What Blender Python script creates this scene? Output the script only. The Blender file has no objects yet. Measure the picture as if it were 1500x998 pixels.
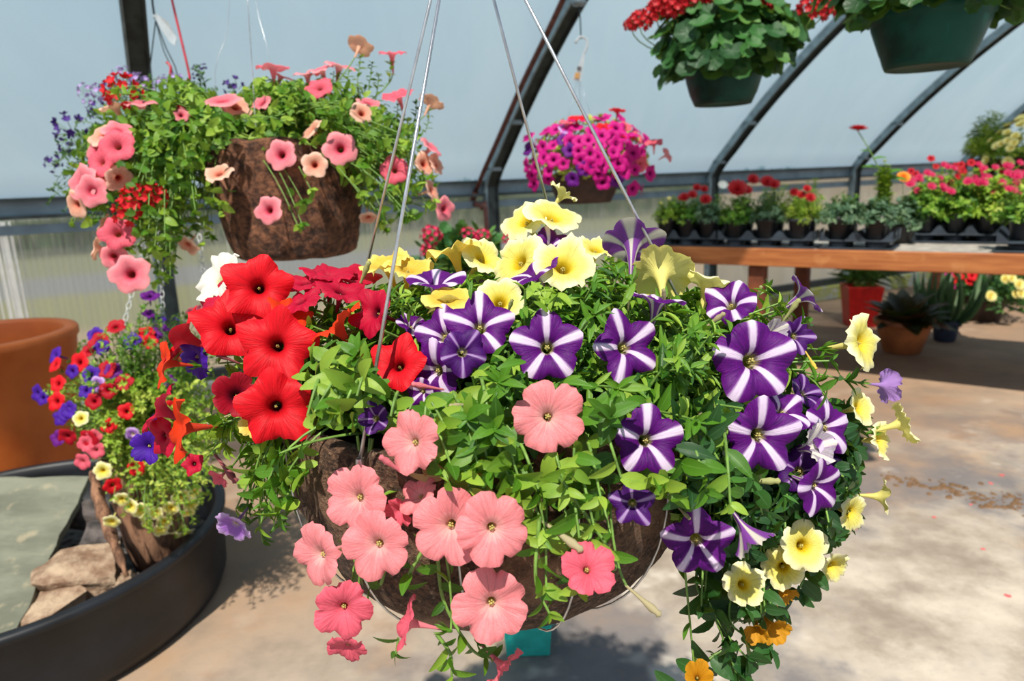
import bpy, math, random
import numpy as np
from mathutils import Vector, Matrix

random.seed(7)
rng = np.random.default_rng(11)
SC = bpy.context.scene
COL = SC.collection
PI = math.pi

# ------------------------------------------------------------------ camera geometry
FPX, CXP, CYP = 1030.0, 750.0, 499.0
PITCH = math.atan(233 / 1030); ROLL = 0.04
CAM = np.array([0, 0, 1.25])
FW = np.array([0, math.cos(PITCH), -math.sin(PITCH)])
_R0 = np.array([1.0, 0, 0]); _U0 = np.cross(_R0, FW)
RT = _R0 * math.cos(ROLL) - _U0 * math.sin(ROLL)
UP = _U0 * math.cos(ROLL) + _R0 * math.sin(ROLL)
def ray(x, y): return FW + RT * (x - CXP) / FPX - UP * (y - CYP) / FPX
def P(x, y, z): return CAM + ray(x, y) * z
def PH(x, y, h):
    d = ray(x, y); return CAM + d * (h - CAM[2]) / d[2]
def proj(w):
    v = np.atleast_2d(w) - CAM; z = v @ FW
    return CXP + FPX * (v @ RT) / z, CYP - FPX * (v @ UP) / z, z
def face(fx, fy, fz):
    v = RT * fx + UP * fy - FW * fz
    return v / np.linalg.norm(v)

cd = bpy.data.cameras.new('camera'); cam = bpy.data.objects.new('camera', cd); COL.objects.link(cam)
cd.sensor_width = 36; cd.lens = 36 * FPX / 1500
cd.clip_start = 0.05; cd.clip_end = 200
m = Matrix.Identity(4)
for i in range(3):
    m[i][0] = RT[i]; m[i][1] = UP[i]; m[i][2] = -FW[i]; m[i][3] = CAM[i]
cam.matrix_world = m
cd.dof.use_dof = True; cd.dof.focus_distance = 0.74; cd.dof.aperture_fstop = 6.3
SC.camera = cam
SC.view_settings.view_transform = 'Standard'; SC.view_settings.look = 'None'
SC.view_settings.gamma = 1; SC.view_settings.use_curve_mapping = False
SC.view_settings.exposure = 0.0

# ------------------------------------------------------------------ node helpers
class NT:
    def __init__(s, name):
        s.m = bpy.data.materials.new(name); s.m.use_nodes = True
        s.t = s.m.node_tree; s.t.nodes.clear()
        s.out = s.t.nodes.new('ShaderNodeOutputMaterial')
    def n(s, typ, props=None, **ins):
        nd = s.t.nodes.new('ShaderNode' + typ)
        for k, v in (props or {}).items(): setattr(nd, k, v)
        for k, v in ins.items():
            key = int(k[1:]) if k[0] == 'i' and k[1:].isdigit() else k.replace('_', ' ')
            sock = nd.inputs[key]
            if isinstance(v, bpy.types.NodeSocket): s.t.links.new(v, sock)
            elif isinstance(v, bpy.types.Node): s.t.links.new(v.outputs[0], sock)
            else:
                if isinstance(v, (tuple, list)) and len(v) == 3 and sock.type == 'RGBA': v = (*v, 1)
                sock.default_value = v
        return nd
    def math(s, op, a, b=0.0, c=0.0):
        return s.n('Math', {'operation': op}, i0=a, i1=b, i2=c).outputs[0]
    def mix(s, f, a, b, blend='MIX'):
        return s.n('Mix', {'data_type': 'RGBA', 'blend_type': blend}, i0=f, i6=a, i7=b).outputs[2]
    def smooth(s, x, a, b, lo=0.0, hi=1.0):
        return s.n('MapRange', {'interpolation_type': 'SMOOTHSTEP'}, i0=x, i1=a, i2=b, i3=lo, i4=hi).outputs[0]
    def lin(s, x, a, b, lo=0.0, hi=1.0):
        return s.n('MapRange', i0=x, i1=a, i2=b, i3=lo, i4=hi).outputs[0]
    def obj(s): return s.n('TexCoord').outputs['Object']
    def noise(s, scale, detail=3, rough=.55, vec=None, stretch=None):
        v = vec if vec is not None else s.obj()
        if stretch: v = s.n('Mapping', i0=v, i3=stretch).outputs[0]
        return s.n('TexNoise', Vector=v, Scale=scale, Detail=detail, Roughness=rough).outputs[0]
    def bump(s, h, strength=.5, dist=.01):
        return s.n('Bump', Strength=strength, Distance=dist, Height=h).outputs[0]
    def bsdf(s, **k): return s.n('BsdfPrincipled', **k)
    def done(s, sh):
        s.t.links.new(sh.outputs[0] if isinstance(sh, bpy.types.Node) else sh, s.out.inputs[0]); return s.m

def plain(name, col, rough=.5, metal=0.0, var=.12, bump=.15, scale=30, spec=.5):
    t = NT(name); nz = t.noise(scale, 4)
    dark = tuple(c * (1 - var * 2) for c in col); lite = tuple(min(1, c * (1 + var)) for c in col)
    c = t.mix(t.smooth(nz, .3, .7), dark, lite)
    b = t.bsdf(Base_Color=c, Roughness=rough, Metallic=metal, Normal=t.bump(nz, bump, .004))
    b.inputs['Specular IOR Level'].default_value = spec
    return t.done(b)

def petal(name, limb, throat, ring=None, edge=None, stripe=None, under=None, vein=.25, swidth=.2, limb2=None, r0=.2):
    t = NT(name)
    uv = t.n('UVMap'); sp = t.n('SeparateXYZ', i0=uv.outputs[0]); u, v = sp.outputs[0], sp.outputs[1]
    fr = t.math('FRACT', u); dist = t.math('MULTIPLY', t.math('ABSOLUTE', t.math('SUBTRACT', fr, .5)), 2)
    rnd = t.n('ObjectInfo').outputs['Random']
    vv = t.n('CombineXYZ', i0=t.math('MULTIPLY', u, 7.0), i1=t.math('MULTIPLY', v, 1.1), i2=t.math('MULTIPLY', rnd, 30)).outputs[0]
    nz = t.n('TexNoise', Vector=vv, Scale=1.6, Detail=3).outputs[0]
    soft = t.noise(22, 2)
    limbc = t.mix(soft, limb, limb2 or tuple(c * .78 for c in limb))
    limbc = t.mix(t.math('MULTIPLY', t.smooth(nz, .46, .68), vein), limbc, tuple(c * .45 for c in limb))
    # darker midrib line of each lobe
    mid = t.math('MULTIPLY', t.smooth(dist, .07, .0), t.smooth(v, 1.0, .25)); mid = t.math('MULTIPLY', mid, .45 if not stripe else .0)
    limbc = t.mix(mid, limbc, tuple(c * .5 for c in limb))
    if edge: limbc = t.mix(t.smooth(v, .55, 1.0), limbc, edge)
    if stripe:
        w = t.math('DIVIDE', swidth, t.math('ADD', t.math('MULTIPLY', v, .75), .3))
        w = t.math('ADD', w, t.math('MULTIPLY', t.math('SUBTRACT', nz, .5), .16))
        w = t.math('ADD', w, t.math('MULTIPLY', t.math('SUBTRACT', rnd, .5), .10))
        msk = t.smooth(t.math('SUBTRACT', dist, w), .09, -.09)
        halo = t.smooth(t.math('SUBTRACT', dist, w), .24, -.04)
        limbc = t.mix(t.math('MULTIPLY', halo, .32), limbc, (.35, .07, .50))
        limbc = t.mix(msk, limbc, stripe)
    if ring: limbc = t.mix(t.smooth(t.math('ADD', v, t.math('MULTIPLY', nz, .25)), r0 + .45, r0 + .1), limbc, ring)
    c = t.mix(t.smooth(t.math('ADD', v, t.math('MULTIPLY', t.math('SUBTRACT', nz, .5), .16)), r0 + .11, r0 - .03), limbc, throat)
    und = under or tuple(min(1, x * .6 + .16) for x in limb)
    unc = t.mix(t.math('MULTIPLY', t.smooth(dist, .3, .0), .6), t.mix(.35, und, limb), und)
    if stripe: unc = t.mix(t.smooth(dist, .5, .2), (.22, .06, .34), (.66, .62, .55))
    back = t.n('NewGeometry').outputs['Backfacing']
    c = t.mix(back, c, unc)
    h = t.n('TexNoise', Vector=vv, Scale=3.0, Detail=2).outputs[0]
    nm = t.bump(h, .35, .0025)
    b = t.bsdf(Base_Color=c, Roughness=.55, Normal=nm); b.inputs['Specular IOR Level'].default_value = .25
    tr = t.n('BsdfTranslucent', Color=c, Normal=nm)
    return t.done(t.n('MixShader', i0=.3, i1=b, i2=tr))

def leafmat(name, dark, mid, lite, trans=.28, rough=.42):
    t = NT(name)
    tint = t.n('Attribute', {'attribute_name': 'tint'}).outputs['Fac']
    uv = t.n('UVMap'); sp = t.n('SeparateXYZ', i0=uv.outputs[0])
    c = t.mix(t.smooth(tint, .0, .5), dark, mid); c = t.mix(t.smooth(tint, .5, 1.0), c, lite)
    rib = t.smooth(t.math('ABSOLUTE', sp.outputs[0]), .12, .0)
    c = t.mix(t.math('MULTIPLY', rib, .4), c, tuple(min(1, x * 1.5 + .05) for x in mid))
    nz = t.noise(60, 2)
    c = t.mix(t.math('MULTIPLY', t.smooth(nz, .55, .8), .35), c, tuple(x * .6 for x in mid))
    wv = t.n('TexWave', Vector=uv.outputs[0], Scale=2.2, Distortion=1.5).outputs[1]
    b = t.bsdf(Base_Color=c, Roughness=rough, Normal=t.bump(wv, .25, .002)); b.inputs['Specular IOR Level'].default_value = .4
    tr = t.n('BsdfTranslucent', Color=t.mix(.35, c, (.35, .55, .03)))
    return t.done(t.n('MixShader', i0=trans, i1=b, i2=tr))

MT = {}
MT['red'] = petal('petal_red', (.82, .008, .018), (.07, .0, .004), ring=(.50, .002, .008), limb2=(.68, .003, .012), under=(.55, .03, .05), vein=.45, r0=.13)
MT['orange_red'] = petal('petal_orange_red', (.86, .05, .008), (.2, .0, .002), under=(.6, .06, .03), vein=.2, r0=.13)
MT['crimson'] = petal('petal_crimson', (.62, .006, .045), (.06, .0, .01), under=(.5, .05, .10), vein=.4, r0=.17)
MT['dark_crimson'] = petal('petal_dark_crimson', (.40, .004, .02), (.03, .0, .006), ring=(.10, .0, .012), vein=.6, r0=.22)
MT['pink'] = petal('petal_salmon_pink', (.94, .35, .36), (.50, .40, .06), ring=(.96, .60, .54), limb2=(.88, .20, .23), under=(.88, .36, .36), vein=.42, r0=.09)
MT['hot_pink'] = petal('petal_hot_pink', (.86, .09, .16), (.45, .12, .05), limb2=(.80, .17, .22), under=(.85, .3, .33), vein=.4, r0=.12)
MT['rose'] = petal('petal_rose', (.90, .22, .28), (.30, .03, .03), ring=(.75, .05, .12), edge=(.92, .33, .36), under=(.86, .42, .38), vein=.3, r0=.16)
MT['peach'] = petal('petal_peach', (.90, .43, .30), (.40, .03, .02), ring=(.80, .2, .12), edge=(.95, .6, .46), under=(.85, .5, .32), vein=.3, r0=.16)
MT['star'] = petal('petal_purple_star', (.050, .003, .145), (.42, .40, .06), stripe=(.82, .66, .88), limb2=(.17, .004, .215), vein=.5, swidth=.20, r0=.13)
MT['dark_star'] = petal('petal_dark_purple', (.045, .003, .12), (.35, .33, .10), stripe=(.42, .28, .55), limb2=(.08, .005, .15), vein=.5, swidth=.10, r0=.15)
MT['yellow'] = petal('petal_pale_yellow', (.94, .84, .20), (.66, .44, .01), ring=(.88, .64, .02), edge=(.97, .92, .55), under=(.86, .80, .27), vein=.4, r0=.17)
MT['gold'] = petal('petal_golden', (.90, .62, .08), (.65, .35, .01), edge=(.93, .75, .2), under=(.86, .60, .1), vein=.25, r0=.12)
MT['amber'] = petal('petal_amber', (.72, .33, .015), (.45, .14, .004), under=(.6, .25, .02), vein=.4, r0=.12)
MT['white'] = petal('petal_white', (.90, .88, .78), (.60, .62, .15), under=(.9, .88, .74), vein=.18, r0=.18)
MT['violet'] = petal('petal_violet_blue', (.045, .012, .34), (.02, .0, .1), limb2=(.10, .01, .36), under=(.12, .06, .4), vein=.5, r0=.15)
MT['lilac'] = petal('petal_lilac', (.42, .17, .66), (.75, .6, .5), edge=(.66, .45, .8), vein=.4, r0=.2)
MT['purple'] = petal('petal_purple', (.16, .01, .26), (.05, .0, .08), under=(.3, .1, .4), vein=.3, r0=.15)
MT['magenta'] = petal('petal_magenta', (.68, .008, .27), (.13, .0, .06), ring=(.42, .0, .16), under=(.6, .08, .4), vein=.2, r0=.18)
MT['wilted'] = petal('petal_wilted', (.62, .58, .50), (.45, .42, .2), stripe=(.78, .74, .66), limb2=(.2, .12, .35), vein=.7, swidth=.32, r0=.1)
MT['spent'] = petal('petal_spent', (.50, .42, .22), (.42, .45, .12), edge=(.16, .05, .22), under=(.50, .44, .26), vein=.6, r0=.1)
MT['bud'] = petal('petal_bud', (.50, .52, .12), (.4, .5, .1), limb2=(.35, .3, .08), vein=.5, r0=.05)
MT['cherry'] = petal('petal_cherry', (.55, .004, .02), (.3, .0, .01), vein=.3)

MT['leaf'] = leafmat('leaf_petunia', (.016, .080, .005), (.080, .225, .012), (.31, .47, .05))
MT['leaf_lime'] = leafmat('leaf_lime', (.12, .24, .015), (.26, .42, .03), (.50, .58, .09))
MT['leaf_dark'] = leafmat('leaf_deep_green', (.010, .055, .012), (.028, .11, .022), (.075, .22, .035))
MT['leaf_blue'] = leafmat('leaf_grey_green', (.035, .09, .05), (.09, .18, .10), (.21, .31, .17))
MT['leaf_bronze'] = leafmat('leaf_bronze', (.02, .03, .012), (.06, .06, .02), (.16, .05, .025), trans=.12, rough=.3)
MT['leaf_dry'] = leafmat('leaf_dry', (.18, .08, .03), (.36, .19, .07), (.55, .36, .15), trans=.15, rough=.7)
MT['stem'] = plain('green_stem', (.16, .30, .05), .5, var=.2, scale=60)
MT['anther'] = plain('anther_yellow', (.48, .42, .12), .6)

# ------------------------------------------------------------------ object helpers
def link(o): COL.objects.link(o); return o
def empty(name, loc=(0, 0, 0)):
    o = bpy.data.objects.new(name, None); o.empty_display_size = .05; o.location = loc; return link(o)
def tag(o, label, cat, group=None, kind=None):
    if label: o['label'] = label
    if cat: o['category'] = cat
    if group: o['group'] = group
    if kind: o['kind'] = kind
    return o
class MB:
    """collects shapes in world space; build() links them as one mesh object"""
    def __init__(s): s.v = []; s.f = []; s.mi = []; s.nv = 0; s.sm = []; s.uv = []
    def add(s, verts, faces, mi=0, smooth=True, uvs=None):
        b = s.nv; s.v.append(np.asarray(verts, float)); s.nv += len(verts)
        for k, f in enumerate(faces):
            s.f.append([b + i for i in f]); s.mi.append(mi); s.sm.append(smooth)
            s.uv.append(uvs[k] if uvs is not None else [(0.5, 0.5)] * len(f))
    def box(s, c, size, R=None, mi=0, bevel=0.0):
        sx, sy, sz = [x / 2 for x in size]; b = min(bevel, sx * .9, sy * .9, sz * .9)
        c = np.asarray(c, float); R = np.eye(3) if R is None else np.asarray(R, float)
        if b <= 0:
            V = [(x, y, z) for x in (-sx, sx) for y in (-sy, sy) for z in (-sz, sz)]
            F = [(0, 1, 3, 2), (4, 6, 7, 5), (0, 4, 5, 1), (2, 3, 7, 6), (0, 2, 6, 4), (1, 5, 7, 3)]
        else:
            V = []; idx = {}
            for x in (-1, 1):
                for y in (-1, 1):
                    for z in (-1, 1):
                        for a in range(3):
                            p = [x * (sx - b), y * (sy - b), z * (sz - b)]; p[a] = (x * sx, y * sy, z * sz)[a]
                            idx[(x, y, z, a)] = len(V); V.append(p)
            F = []
            for a in range(3):
                b1, c1 = (a + 1) % 3, (a + 2) % 3
                for sg in (-1, 1):
                    q = []
                    for p1, p2 in ((-1, -1), (1, -1), (1, 1), (-1, 1)):
                        k = [0, 0, 0]; k[a] = sg; k[b1] = p1; k[c1] = p2; q.append(idx[(*k, a)])
                    F.append(q if sg > 0 else q[::-1])
            for a in range(3):
                b1, c1 = (a + 1) % 3, (a + 2) % 3
                for s1 in (-1, 1):
                    for s2 in (-1, 1):
                        q = []
                        for sa, ax in ((-1, b1), (1, b1), (1, c1), (-1, c1)):
                            k = [0, 0, 0]; k[a] = sa; k[b1] = s1; k[c1] = s2; q.append(idx[(*k, ax)])
                        F.append(q if s1 * s2 > 0 else q[::-1])
            for x in (-1, 1):
                for y in (-1, 1):
                    for z in (-1, 1):
                        q = [idx[(x, y, z, a)] for a in range(3)]; F.append(q if x * y * z > 0 else q[::-1])
        s.add(np.asarray(V) @ R.T + c, F, mi, False)
    def tube(s, pts, r, n=8, mi=0, cap=True, squash=None):
        pts = np.asarray(pts, float); k = len(pts); rr = np.full(k, r) if np.isscalar(r) else np.asarray(r, float)
        T = np.gradient(pts, axis=0); T /= np.linalg.norm(T, axis=1)[:, None] + 1e-12
        ref = np.array([0, 0, 1.0]) if abs(T[0][2]) < .9 else np.array([1.0, 0, 0])
        N = np.cross(T[0], ref); N /= np.linalg.norm(N)
        a = np.arange(n) * 2 * PI / n; ca, sa = np.cos(a), np.sin(a); V = []
        for i in range(k):
            N = N - T[i] * (N @ T[i]); N /= np.linalg.norm(N) + 1e-12; B = np.cross(T[i], N)
            V.append(pts[i] + rr[i] * (ca[:, None] * N + sa[:, None] * B))
        F = [(i * n + j, i * n + (j + 1) % n, (i + 1) * n + (j + 1) % n, (i + 1) * n + j) for i in range(k - 1) for j in range(n)]
        if cap: F += [tuple(range(n))[::-1], tuple((k - 1) * n + j for j in range(n))]
        s.add(np.concatenate(V), F, mi)
    def lathe(s, prof, c, n=48, mi=0, wob=0.0, R=None, seed=0, smooth=True):
        c = np.asarray(c, float); a = np.arange(n) * 2 * PI / n; V = []
        r_ = np.random.default_rng(seed); ph = r_.uniform(0, 6.28, 6); am = r_.uniform(.3, 1, 6)
        w = sum(am[k] * np.sin((k + 2) * a + ph[k]) for k in range(6)) / 3 * wob
        for r, z in prof:
            q = np.stack([np.cos(a) * (r + w * (r > 1e-4)), np.sin(a) * (r + w * (r > 1e-4)), np.full(n, z) + (w * .5 if wob else 0)], 1)
            V.append(q if R is None else q @ np.asarray(R).T)
        k = len(prof)
        F = [(i * n + j, i * n + (j + 1) % n, (i + 1) * n + (j + 1) % n, (i + 1) * n + j) for i in range(k - 1) for j in range(n)]
        s.add(np.concatenate(V) + c, F, mi, smooth)
    def build(s, name, mats, par=None, origin=None):
        me = bpy.data.meshes.new(name); V = np.concatenate(s.v)
        o = np.zeros(3) if origin is None else np.asarray(origin, float)
        me.from_pydata((V - o).tolist(), [], s.f)
        for x in (mats if isinstance(mats, (list, tuple)) else [mats]): me.materials.append(x)
        me.polygons.foreach_set('material_index', s.mi); me.polygons.foreach_set('use_smooth', s.sm)
        uvl = me.uv_layers.new(name='UVMap'); uvl.data.foreach_set('uv', np.array([c for f in s.uv for c in f], np.float32).ravel())
        me.update()
        ob = link(bpy.data.objects.new(name, me)); ob.location = o
        if par is not None: attach(ob, par)
        return ob

def attach(ob, par):
    """parent without moving: roots are Empties that are only translated"""
    ob.parent = par; ob.matrix_parent_inverse = Matrix.Translation(par.location).inverted()

# leaf templates: verts in (across x, along y, up z) with length 1; across scaled by width
def leaf_template(profile, fold=.25, curl=-.18, nl=5):
    V = []; UV = []
    for i in range(nl + 1):
        t = i / nl; w = profile(t)
        for sx in (-1, 0, 1):
            V.append((sx * w, t - (.0 if sx == 0 else .02), curl * t * t + (fold * w * .9 if sx else 0))); UV.append((sx, t))
    F = []
    for i in range(nl):
        for k in (0, 1): a = i * 3 + k; F.append((a, a + 1, a + 4, a + 3))
    return np.array(V), np.array(F), np.array(UV, float)
def fan_template(prof, rings=(.5, 1.0), dish=.12, n=14):
    V = [(0, .0, 0)]; UV = [(0, 0)]; F = []
    for ri, r in enumerate(rings):
        for j in range(n):
            a = 2 * PI * j / n; q = prof(a) * r
            V.append((math.sin(a) * q * .5, .5 - math.cos(a) * q * .5, dish * r * r + .03 * math.sin(5 * a) * r)); UV.append((math.sin(5 * a) * .5 + .5, r))
    V[0] = (0, .42, 0)
    for j in range(n):
        F.append((0, 1 + j, 1 + (j + 1) % n, 1 + (j + 1) % n))
        F.append((1 + j, 1 + n + j, 1 + n + (j + 1) % n, 1 + (j + 1) % n))
    return np.array(V), F, np.array(UV, float)
T_NARROW = leaf_template(lambda t: .5 * (math.sin(PI * min(1, t * .93 + .04)) ** .8) + .01)
T_BROAD = leaf_template(lambda t: .5 * (math.sin(PI * (t * .94 + .03) ** .8) ** .7) + .01, fold=.18, curl=-.22)
T_SMALL = leaf_template(lambda t: .5 * (math.sin(PI * (t * .9 + .07)) ** .7), nl=2, curl=-.1)
T_NEEDLE = leaf_template(lambda t: .5 * (1 - t * .9), nl=2, curl=-.15)
T_STRAP = leaf_template(lambda t: .5 * (math.sin(PI * (t * .95 + .04)) ** .45), nl=8, curl=-.55, fold=.3)
T_ROUND = fan_template(lambda a: 1 - .55 * math.exp(-(min(a, 2 * PI - a) / .35) ** 2) + .07 * math.cos(7 * a), dish=.14, n=21)
T_PETAL = leaf_template(lambda t: .5 * (math.sin(PI * (t * .8 + .12)) ** .6), nl=3, curl=.15, fold=-.1)

class Foliage:
    def __init__(s): s.rec = {}; s.st = MB()
    def leaf(s, T, pos, d, up, L, W, tint): s.rec.setdefault(id(T[0]), [T, []])[1].append((*pos, *d, *up, L, W, tint))
    def build(s, name, mat, par=None, stemmat=None, smooth=True):
        VV, TT, UU, loops, fl = [], [], [], [], []; base = 0
        for T, rec in s.rec.values():
            A = np.array(rec); n = len(A); tv, tf, tu = T
            pos, d, up = A[:, 0:3], A[:, 3:6], A[:, 6:9]; L, W, ti = A[:, 9], A[:, 10], A[:, 11]
            d = d / (np.linalg.norm(d, axis=1)[:, None] + 1e-9)
            x = np.cross(d, up); x /= np.linalg.norm(x, axis=1)[:, None] + 1e-9; z = np.cross(x, d)
            v = pos[:, None] + tv[None, :, 0:1] * (x * W[:, None])[:, None] + tv[None, :, 1:2] * (d * L[:, None])[:, None] + tv[None, :, 2:3] * (z * L[:, None])[:, None]
            k = len(tv); VV.append(v.reshape(-1, 3)); TT.append(np.repeat(ti, k)); UU.append(np.tile(tu, (n, 1)))
            for f in tf:
                f = list(dict.fromkeys(f)); fa = np.array(f)[None] + (base + np.arange(n) * k)[:, None]
                loops.append(fa.ravel()); fl.append(np.full(n, len(f)))
            base += n * k
        nleaf = sum(len(x) for x in fl)
        if s.st.v:
            v = np.concatenate(s.st.v); VV.append(v); TT.append(np.full(len(v), .55)); UU.append(np.tile([[.5, .5]], (len(v), 1)))
            by = {}
            for f in s.st.f: by.setdefault(len(f), []).append(f)
            for kk, fs in by.items():
                loops.append((np.array(fs) + base).ravel()); fl.append(np.full(len(fs), kk))
        V = np.concatenate(VV); LO = np.concatenate(loops).astype(np.int32); FL = np.concatenate(fl).astype(np.int32)
        me = bpy.data.meshes.new(name); me.vertices.add(len(V)); me.vertices.foreach_set('co', V.astype(np.float32).ravel())
        me.loops.add(len(LO)); me.loops.foreach_set('vertex_index', LO)
        me.polygons.add(len(FL)); st = np.concatenate([[0], np.cumsum(FL)[:-1]]).astype(np.int32)
        me.polygons.foreach_set('loop_start', st); me.polygons.foreach_set('loop_total', FL)
        me.materials.append(mat)
        if stemmat is not None:
            me.materials.append(stemmat); mi = np.zeros(len(FL), np.int32); mi[nleaf:] = 1; me.polygons.foreach_set('material_index', mi)
        U = np.concatenate(UU)[LO].astype(np.float32)
        me.update(calc_edges=True)
        me.polygons.foreach_set('use_smooth', np.full(len(FL), smooth))
        me.uv_layers.new(name='UVMap').data.foreach_set('uv', U.ravel())
        me.attributes.new('tint', 'FLOAT', 'POINT').data.foreach_set('value', np.concatenate(TT).astype(np.float32))
        me.validate()
        ob = link(bpy.data.objects.new(name, me))
        if par is not None: attach(ob, par)
        return ob

def inpoly(px, py, poly):
    c = False; n = len(poly)
    for i in range(n):
        x1, y1 = poly[i]; x2, y2 = poly[(i + 1) % n]
        if (y1 > py) != (y2 > py) and px < (x2 - x1) * (py - y1) / (y2 - y1) + x1: c = not c
    return c
def unit(v): v = np.asarray(v, float); return v / (np.linalg.norm(v) + 1e-12)
def curve(a, b, c, n=6):
    t = np.linspace(0, 1, n)[:, None]; return (1 - t) ** 2 * a + 2 * t * (1 - t) * b + t * t * c
def path(pts, n=20):
    pts = np.asarray(pts, float); k = len(pts); out = []
    ext = np.concatenate([[2 * pts[0] - pts[1]], pts, [2 * pts[-1] - pts[-2]]])
    for i in np.linspace(0, k - 1 - 1e-6, n):
        j = int(i); t = i - j; p0, p1, p2, p3 = ext[j], ext[j + 1], ext[j + 2], ext[j + 3]
        out.append(.5 * (2 * p1 + (p2 - p0) * t + (2 * p0 - 5 * p1 + 4 * p2 - p3) * t * t + (3 * p1 - p0 - 3 * p2 + p3) * t ** 3))
    return np.array(out)

KEEP = [None]
def tube_runs(mb, pts, rr, sides):
    if KEEP[0] is None: mb.tube(pts, rr, sides, cap=False); return
    pts2 = path(pts, len(pts) * 2 - 1); r2 = np.interp(np.linspace(0, 1, len(pts2)), np.linspace(0, 1, len(pts)), rr)
    ok = [KEEP[0](p) for p in pts2]; i = 0
    while i < len(ok):
        if not ok[i]: i += 1; continue
        j = i
        while j + 1 < len(ok) and ok[j + 1]: j += 1
        if j - i >= 2: mb.tube(pts2[i:j + 1], r2[i:j + 1], sides, cap=False)
        i = j + 1
def grow(F, pts, T, L, wr, out, n=10, start=.3, r=.0016, clip=None, tuft=4, spread=.85, tint=(.2, .9), upb=.6, sides=5, stem=True):
    """one leafy stem along pts, leaves outside the clip outline are pruned"""
    pts = np.asarray(pts); k = len(pts)
    tg = np.gradient(pts, axis=0); tg /= np.linalg.norm(tg, axis=1)[:, None] + 1e-9
    if clip is not None:
        X, Y, Z = proj(pts[-1])
        if not inpoly(X[0], Y[0], clip): stem = False
    if stem: tube_runs(F.st, pts, np.linspace(r * 1.3, r * .7, k), sides)
    tot = n + tuft; ang = rng.uniform(0, 6.28); base_t = rng.uniform(*tint)
    for i in range(tot):
        s = start + (1 - start) * min(1, i / max(1, n - 1)) if i < n else .985
        q = s * (k - 1); j = min(int(q), k - 2); fr = q - j
        p = pts[j] * (1 - fr) + pts[j + 1] * fr; t = unit(tg[j] * (1 - fr) + tg[j + 1] * fr)
        ang += 2.4; a = unit(np.cross(t, [.3, .2, 1])); b = np.cross(t, a)
        side = a * math.cos(ang) + b * math.sin(ang)
        d = unit(t * (1 - spread * (.85 if i < n else .55)) + side * spread + np.array(out) * .25 + rng.normal(0, .12, 3))
        up = unit(t * .6 + np.array([0, 0, upb]) + np.array(out) * .35 + rng.normal(0, .15, 3))
        l = L * rng.uniform(.7, 1.15) * (1 if i < n else .75) * (1 - .25 * s)
        if clip is not None:
            X, Y, Z = proj(p + d * l * .7)
            if not inpoly(X[0], Y[0], clip): continue
        if KEEP[0] is not None and not (KEEP[0](p + d * l * .85) and KEEP[0](p + d * l * .3)): continue
        F.leaf(T, p, d, up, l, l * wr * rng.uniform(.85, 1.15), min(1, max(0, base_t + rng.normal(0, .14) + .1 * (s - .6))))

def dome(Fs, c, ax, axd, nshoot, T, L, wr, soilR, clip=None, pick=None, el=(-25, 88), n=9, r=.0016, tuft=4, tint=(.2, .9), azr=(0, 360), zlow=None, start=.3, sides=5):
    """bushy dome of stems from a round soil surface at c to an ellipsoid (ax above, axd = reach below)"""
    c = np.asarray(c, float)
    for i in range(nshoot):
        az = math.radians(rng.uniform(*azr)); s = rng.uniform(math.sin(math.radians(el[0])), math.sin(math.radians(el[1])))
        ce = math.sqrt(1 - s * s); d = np.array([math.cos(az) * ce, math.sin(az) * ce, s])
        tip = c + d * np.array([ax[0], ax[1], ax[2] if s > 0 else axd]) * rng.uniform(.72, 1.03)
        h = np.array([math.cos(az), math.sin(az), 0]); b = c + h * soilR * rng.uniform(.1, .85) * min(1, ce + .2)
        mid = b * .45 + tip * .55 + np.array([0, 0, .10 * ax[2] + (.35 * ax[2] if s < 0 else 0)]) + h * (.12 * ax[0] if s < 0 else 0)
        pts = curve(b, mid, tip, 7)
        F = Fs(tip) if callable(Fs) else Fs
        TT, LL, WW = (T, L, wr) if pick is None else pick(tip)
        grow(F, pts, TT, LL, WW, d * .8, n=n, clip=clip, r=r, tuft=tuft, tint=tint, start=start, sides=sides)

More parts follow.
